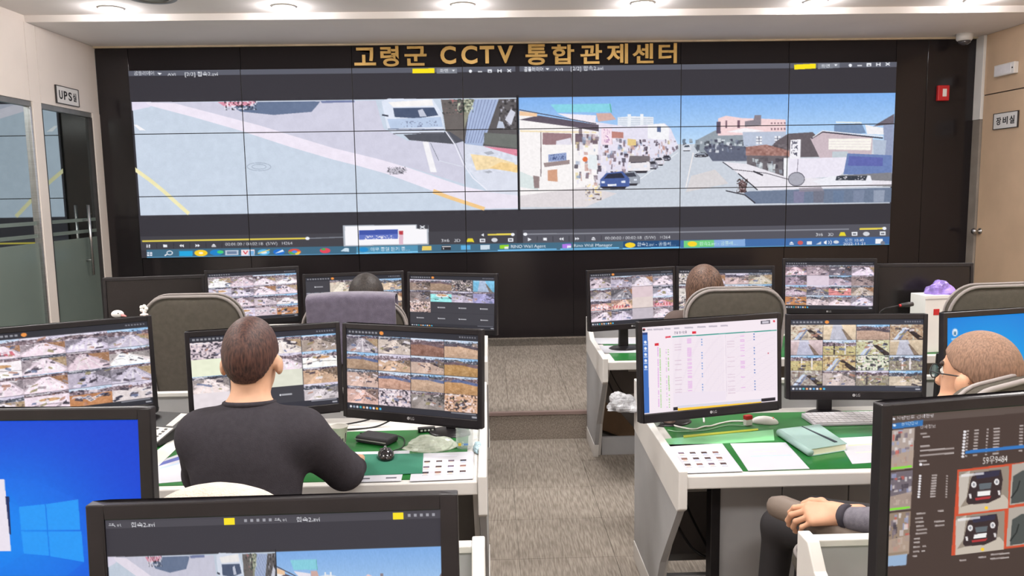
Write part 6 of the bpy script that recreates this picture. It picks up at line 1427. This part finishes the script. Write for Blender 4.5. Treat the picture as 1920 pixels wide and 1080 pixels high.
M_char = mat('charcoal_knit', (58, 55, 60), 0.9, var=0.05, scale=60, bump=0.25, bscale=350, spec=0.1)
M_trou = mat('dark_trousers', (38, 35, 37), 0.85); M_shoe = mat('black_shoe', (28, 27, 28), 0.5)
def person(label, J, top_m, f_body, head_c, f_head, res, hs=1.0, up=(0, 0, 1), hands=(), skin='skin', cuff=None, build=1.0, arm=1.0):
    b = Body(); fb = unit(f_body); r = np.array([fb[1], -fb[0], 0.0]); M = np.stack([r, fb, V3(0, 0, 1)])
    pel, wai, che, nek = [np.array(J[k], float) for k in ('pelvis', 'waist', 'chest', 'neck')]; g = build
    b.ell(pel, V3(0.175, 0.13, 0.12)*g, 'trousers', M, 0.06); b.ell(wai, V3(0.16, 0.12, 0.16)*g, 'top', M, 0.08); b.ell(che, V3(0.175, 0.118, 0.19)*g, 'top', M, 0.08)
    shl, shr = np.array(J['shl'], float), np.array(J['shr'], float); b.cap(shl, nek-V3(0, 0, 0.035), 0.068, 0.06, 'top', 0.06); b.cap(shr, nek-V3(0, 0, 0.035), 0.068, 0.06, 'top', 0.06)
    for sh, el, wr in (('shl', 'ell', 'wrl'), ('shr', 'elr', 'wrr')):
        b.cap(J[sh], J[el], 0.066*g*arm, 0.052*g*arm, 'top', 0.05); b.cap(J[el], J[wr], 0.051*g*arm, 0.037*g, 'top', 0.025)
    for e, kn, an in ((-1, 'knl', 'anl'), (1, 'knr', 'anr')):
        hip = pel+r*e*0.095; b.cap(hip, J[kn], 0.088, 0.064, 'trousers', 0.05); b.cap(J[kn], J[an], 0.06, 0.045, 'trousers', 0.03); b.cap(np.array(J[an], float), np.array(J[an], float)+fb*0.15-V3(0, 0, 0.035), 0.045, 0.036, 'shoe', 0.03)
    b.cap(nek-V3(0, 0, 0.05), head_c-unit(f_head)*0.02-V3(0, 0, 0.03), 0.06*hs, 0.056*hs, 'skin', 0.03); b.cap(nek-V3(0, 0, 0.06), nek-V3(0, 0, 0.01), 0.085, 0.064, 'top', 0.03)
    L, HM = head(b, np.array(head_c, float), f_head, up, hs)
    V, lo = b.field(res); vs, Q = surface(V, lo, res)
    lab = b.labels(vs[Q].mean(1)); names = ['skin', 'top', 'trousers', 'shoe', 'eye', 'brow', 'lip', 'nail']; mi = np.array([names.index(x) for x in lab])
    for hb, hres in hands:
        V, lo = hb.field(hres); v2, q2 = surface(V, lo, hres, 1); l2 = hb.labels(v2[q2].mean(1)); mi = np.concatenate([mi, [names.index(x) for x in l2]]); Q = np.concatenate([Q, q2+len(vs)]); vs = np.concatenate([vs, v2])
    org = V3(pel[0], pel[1], 0.0)
    me = raw_mesh('person', vs-org, Q, [PM[skin], top_m, M_trou, M_shoe, PM['eye'], PM['brow'], PM['lip'], PM['nail']], mi)
    o = link(bpy.data.objects.new('person', me)); o.location = org; tag(o, label, 'person'); return o, L, HM, org
def shell(name, owner, org, L, HM, s, grow, cut, m, res=0.006, extra=None, var=None):
    """hair: the skull grown outward and cut along a hairline given in head space"""
    c = L(0, -0.012, 0.028); rad = (V3(0.079, 0.098, 0.098)+np.array(grow))*s; b = Body(); b.ell(c, rad, 'hair', HM, 0.02)
    if extra:
        for e in extra: b.cap(L(*e[0]), L(*e[1]), e[2]*s, e[3]*s, 'hair', 0.04)
    V, lo = b.field(res); n = V.shape; X = np.stack(np.meshgrid(*[lo[i]+res*np.arange(n[i]) for i in range(3)], indexing='ij'), -1)
    P = ((X-L(0, 0, 0))@HM.T)/s; V = np.maximum(V, (cut(P[..., 0], P[..., 1])-P[..., 2])*s)
    inner = Body.dist(('e', c, (V3(0.079, 0.098, 0.098)-0.004)*s, HM, None, '', 0), X); V = np.maximum(V, -inner)
    vs, Q = surface(V, lo, res, 2); me = raw_mesh(name, vs-org, Q, [m]); return link(bpy.data.objects.new(name, me), owner)
def hairmat(name, c1, c2, rough=0.5, sc=(90, 90, 14)):
    m = bpy.data.materials.new(name); m.use_nodes = True; nt = m.node_tree; N = nt.nodes; K = nt.links; b = N['Principled BSDF']; b.inputs['Roughness'].default_value = rough; b.inputs['Specular IOR Level'].default_value = 0.35
    tc = N.new('ShaderNodeTexCoord'); mp = N.new('ShaderNodeMapping'); mp.inputs['Scale'].default_value = sc; nz = N.new('ShaderNodeTexNoise'); nz.inputs['Scale'].default_value = 2.0; nz.inputs['Detail'].default_value = 5
    rp = N.new('ShaderNodeValToRGB'); rp.color_ramp.elements[0].position = 0.35; rp.color_ramp.elements[1].position = 0.68; rp.color_ramp.elements[0].color = L4(c1); rp.color_ramp.elements[1].color = L4(c2)
    K.new(tc.outputs['Object'], mp.inputs[0]); K.new(mp.outputs[0], nz.inputs['Vector']); K.new(nz.outputs['Fac'], rp.inputs['Fac']); K.new(rp.outputs[0], b.inputs['Base Color'])
    bp = N.new('ShaderNodeBump'); bp.inputs['Strength'].default_value = 0.5; bp.inputs['Distance'].default_value = 0.004; K.new(nz.outputs['Fac'], bp.inputs['Height']); K.new(bp.outputs[0], b.inputs['Normal']); return m
interp = lambda xs, ys: (lambda x, y: np.interp(y, xs, ys))

# the short-haired man at the left middle desk
Y0 = 2.68; hc = at(472, 678, Y0); X0 = hc.x
R1 = hand(V3(X0+0.27, 3.06, 0.845), V3(-0.25, 1, -0.12), V3(0, 0.1, 1), -1, (12, 26, 20)); L1 = hand(V3(X0-0.22, 3.06, 0.845), V3(0.35, 1, -0.12), V3(0, 0.1, 1), 1, (12, 26, 20))
J1 = dict(pelvis=(X0-0.01, 2.60, 0.60), waist=(X0-0.01, 2.585, 0.80), chest=(X0-0.01, 2.60, 1.005), neck=(X0-0.005, 2.64, 1.19), shl=(X0-0.16, 2.63, 1.10), shr=(X0+0.165, 2.63, 1.10),
          ell=(X0-0.225, 2.78, 0.915), elr=(X0+0.275, 2.79, 0.91), wrl=(X0-0.23, 3.01, 0.845), wrr=(X0+0.28, 3.01, 0.845), knl=(X0-0.12, 3.02, 0.56), knr=(X0+0.12, 3.02, 0.56), anl=(X0-0.12, 3.05, 0.09), anr=(X0+0.12, 3.05, 0.09))
o, L, HM, org = person('short-haired person in a dark charcoal sweater seated with their back turned at the left desk', J1, M_char, V3(0, 1, 0), V3(hc.x, Y0, hc.z), V3(0, 1, -0.12), 0.0085, 1.08, hands=((R1, 0.0035), (L1, 0.0035)), build=1.08, arm=1.2)
MB().tube([(J1['neck'][0]-org[0]+0.079*math.cos(a*0.2618), J1['neck'][1]-org[1]+0.006+0.078*math.sin(a*0.2618), J1['neck'][2]+0.016-0.012*math.sin(a*0.2618)) for a in range(24)], 0.009, 10, closed=True).build('collar', M_char, o, smooth=True)
H_brown = hairmat('dark_brown_hair', (44, 28, 28), (92, 62, 54))
shell('hair', o, org, L, HM, 1.08, (0.005, 0.012, 0.018), lambda x, y: np.interp(y, [-0.11, -0.07, -0.045, -0.01, 0.03, 0.07, 0.11], [-0.07, -0.062, -0.01, 0.022, 0.024, 0.05, 0.07]), H_brown)

# the balding man at the right
hc = at(1834, 706, 2.42); fh = unit((-0.5, 0.86, -0.06)); fb = unit((-0.5, 0.866, 0)); lf = V3(-0.707, -0.707, 0)
W2 = V3(1.108, 2.375, 0.866)
pc = lambda k: V3(hc.x, 2.42, 0)+k
LH = hand(W2+V3(-0.015, 0.024, 0.0), V3(-0.88, 0.36, -0.14), V3(-0.12, -0.52, 0.85), 1, (24, 40, 30), 2.4, sc=1.12)
J2 = dict(pelvis=(1.375, 2.54, 0.70), waist=(1.40, 2.50, 0.86), chest=(1.43, 2.46, 1.02), neck=(1.452, 2.43, 1.165), shl=(1.275, 2.365, 1.12), shr=(1.585, 2.55, 1.12), ell=(1.215, 2.235, 0.90), elr=(1.70, 2.66, 0.88),
          wrl=tuple(W2-V3(-0.008, 0.014, 0.0)), wrr=(1.60, 2.77, 0.82), knl=(1.06, 2.83, 0.64), knr=(1.24, 2.93, 0.64), anl=(1.03, 2.88, 0.09), anr=(1.21, 2.98, 0.09))
M_gsl = mat('grey_sleeve', (112, 108, 116), 0.9, var=0.08, scale=60, bump=0.2, bscale=350, spec=0.1)
RH = hand(V3(1.575, 2.80, 0.815), V3(-0.3, 0.9, -0.1), V3(0, 0, 1), -1)
o, L, HM, org = person('balding person in a grey sweater and glasses leaning back in a chair at the right', J2, M_gsl, fb, V3(hc.x, 2.42, hc.z), fh, 0.008, 1.12, hands=((LH, 0.003), (RH, 0.005)), skin='skin2')
cf = MB().tube([tuple(W2-org+V3(0.002, -0.003, 0.0)), tuple(W2-org+V3(-0.005, 0.008, -0.001)), tuple(W2-org+V3(-0.01, 0.017, -0.002))], [0.039, 0.040, 0.037], 18).build('cuff', mat('dark_cuff', (54, 50, 58), 0.9), o, smooth=True)
H_thin = hairmat('thin_brown_hair', (116, 90, 74), (152, 118, 98), 0.6, (110, 110, 26))
shell('hair', o, org, L, HM, 1.12, (0.005, 0.006, 0.005), lambda x, y: np.interp(y, [-0.11, -0.06, -0.01, 0.03, 0.06, 0.11], [-0.05, -0.045, 0.012, 0.03, 0.06, 0.085]), H_thin)
s = 1.12; gl = empty('eyeglasses', tuple(org)); gl.parent = o; gl.matrix_parent_inverse = Matrix.Identity(4); gl.location = (0, 0, 0)
G = lambda x, y, z: tuple(L(x, y, z)-org)
for e in (-1, 1):
    rim = MB().tube([G(e*0.034+0.025*math.cos(a*0.393), 0.108-0.006*abs(math.cos(a*0.393)), 0.008+0.02*math.sin(a*0.393)) for a in range(16)], 0.0018, 6, closed=True).build('rim', M_cable, gl, smooth=True)
    MB().add([G(e*0.034+0.024*math.cos(a*0.393), 0.107, 0.008+0.019*math.sin(a*0.393)) for a in range(16)], [tuple(range(16))]).build('lens', mat('tinted_lens', (120, 190, 206), 0.05, alpha=0.5, coat=0.8), gl)
    MB().tube([G(e*0.06, 0.104, 0.012), G(e*0.082, 0.07, 0.012), G(e*0.088, 0.0, 0.012), G(e*0.086, -0.02, -0.006)], 0.0022, 6).build('temple', M_cable, gl, smooth=True)
MB().tube([G(-0.01, 0.109, 0.012), G(0.01, 0.109, 0.012)], 0.002, 6).build('bridge', M_cable, gl, smooth=True)

# two people in the front row, seen only above their chair backs
def seated(label, px, py, Y, hairm, top_m, long_hair):
    c = at(px, py, Y); X0 = c.x; hz_ = c.z-0.128
    J = dict(pelvis=(X0, Y-0.02, 0.60), waist=(X0, Y-0.03, 0.78), chest=(X0, Y-0.02, 0.96), neck=(X0, Y+0.0, hz_-0.135), shl=(X0-0.165, Y, hz_-0.2), shr=(X0+0.165, Y, hz_-0.2), ell=(X0-0.21, Y+0.14, 0.86), elr=(X0+0.21, Y+0.14, 0.86),
             wrl=(X0-0.15, Y+0.36, 0.85), wrr=(X0+0.15, Y+0.36, 0.85), knl=(X0-0.1, Y+0.4, 0.56), knr=(X0+0.1, Y+0.4, 0.56), anl=(X0-0.1, Y+0.42, 0.09), anr=(X0+0.1, Y+0.42, 0.09))
    hb = [(hand(V3(X0+e*0.15, Y+0.4, 0.845), V3(-e*0.1, 1, -0.1), V3(0, 0, 1), -e), 0.006) for e in (-1, 1)]
    o, L, HM, org = person(label, J, top_m, V3(0, 1, 0), V3(X0, Y, hz_), V3(0, 1, -0.1), 0.012, 1.0, hands=hb, build=0.94)
    ext = [((e*0.055, -0.03, 0.0), (e*0.085, -0.05, -0.2), 0.05, 0.055) for e in (-1, 1)]+[((0, -0.06, 0), (0, -0.09, -0.22), 0.06, 0.05)] if long_hair else None
    cut = (lambda x, y: np.interp(y, [-0.2, -0.01, 0.03, 0.07, 0.11], [-0.3, -0.3, -0.06, 0.05, 0.07])) if long_hair else (lambda x, y: np.interp(y, [-0.12, -0.05, 0.0, 0.04, 0.11], [-0.09, -0.08, -0.03, 0.02, 0.06]))
    shell('hair', o, org, L, HM, 1.0, (0.026, 0.03, 0.028) if long_hair else (0.024, 0.022, 0.026), cut, hairm, 0.008, ext)
    return o
seated('black-haired person whose hair shows above the purple-grey towel', 686, 519, 4.72, hairmat('black_hair', (24, 20, 20), (62, 54, 50)), M_char, False)
seated('person with long brown hair seated at the right front desk', 1320, 503, 4.72, hairmat('long_brown_hair', (44, 28, 22), (122, 92, 76)), mat('brown_knit', (84, 70, 66), 0.9), True)
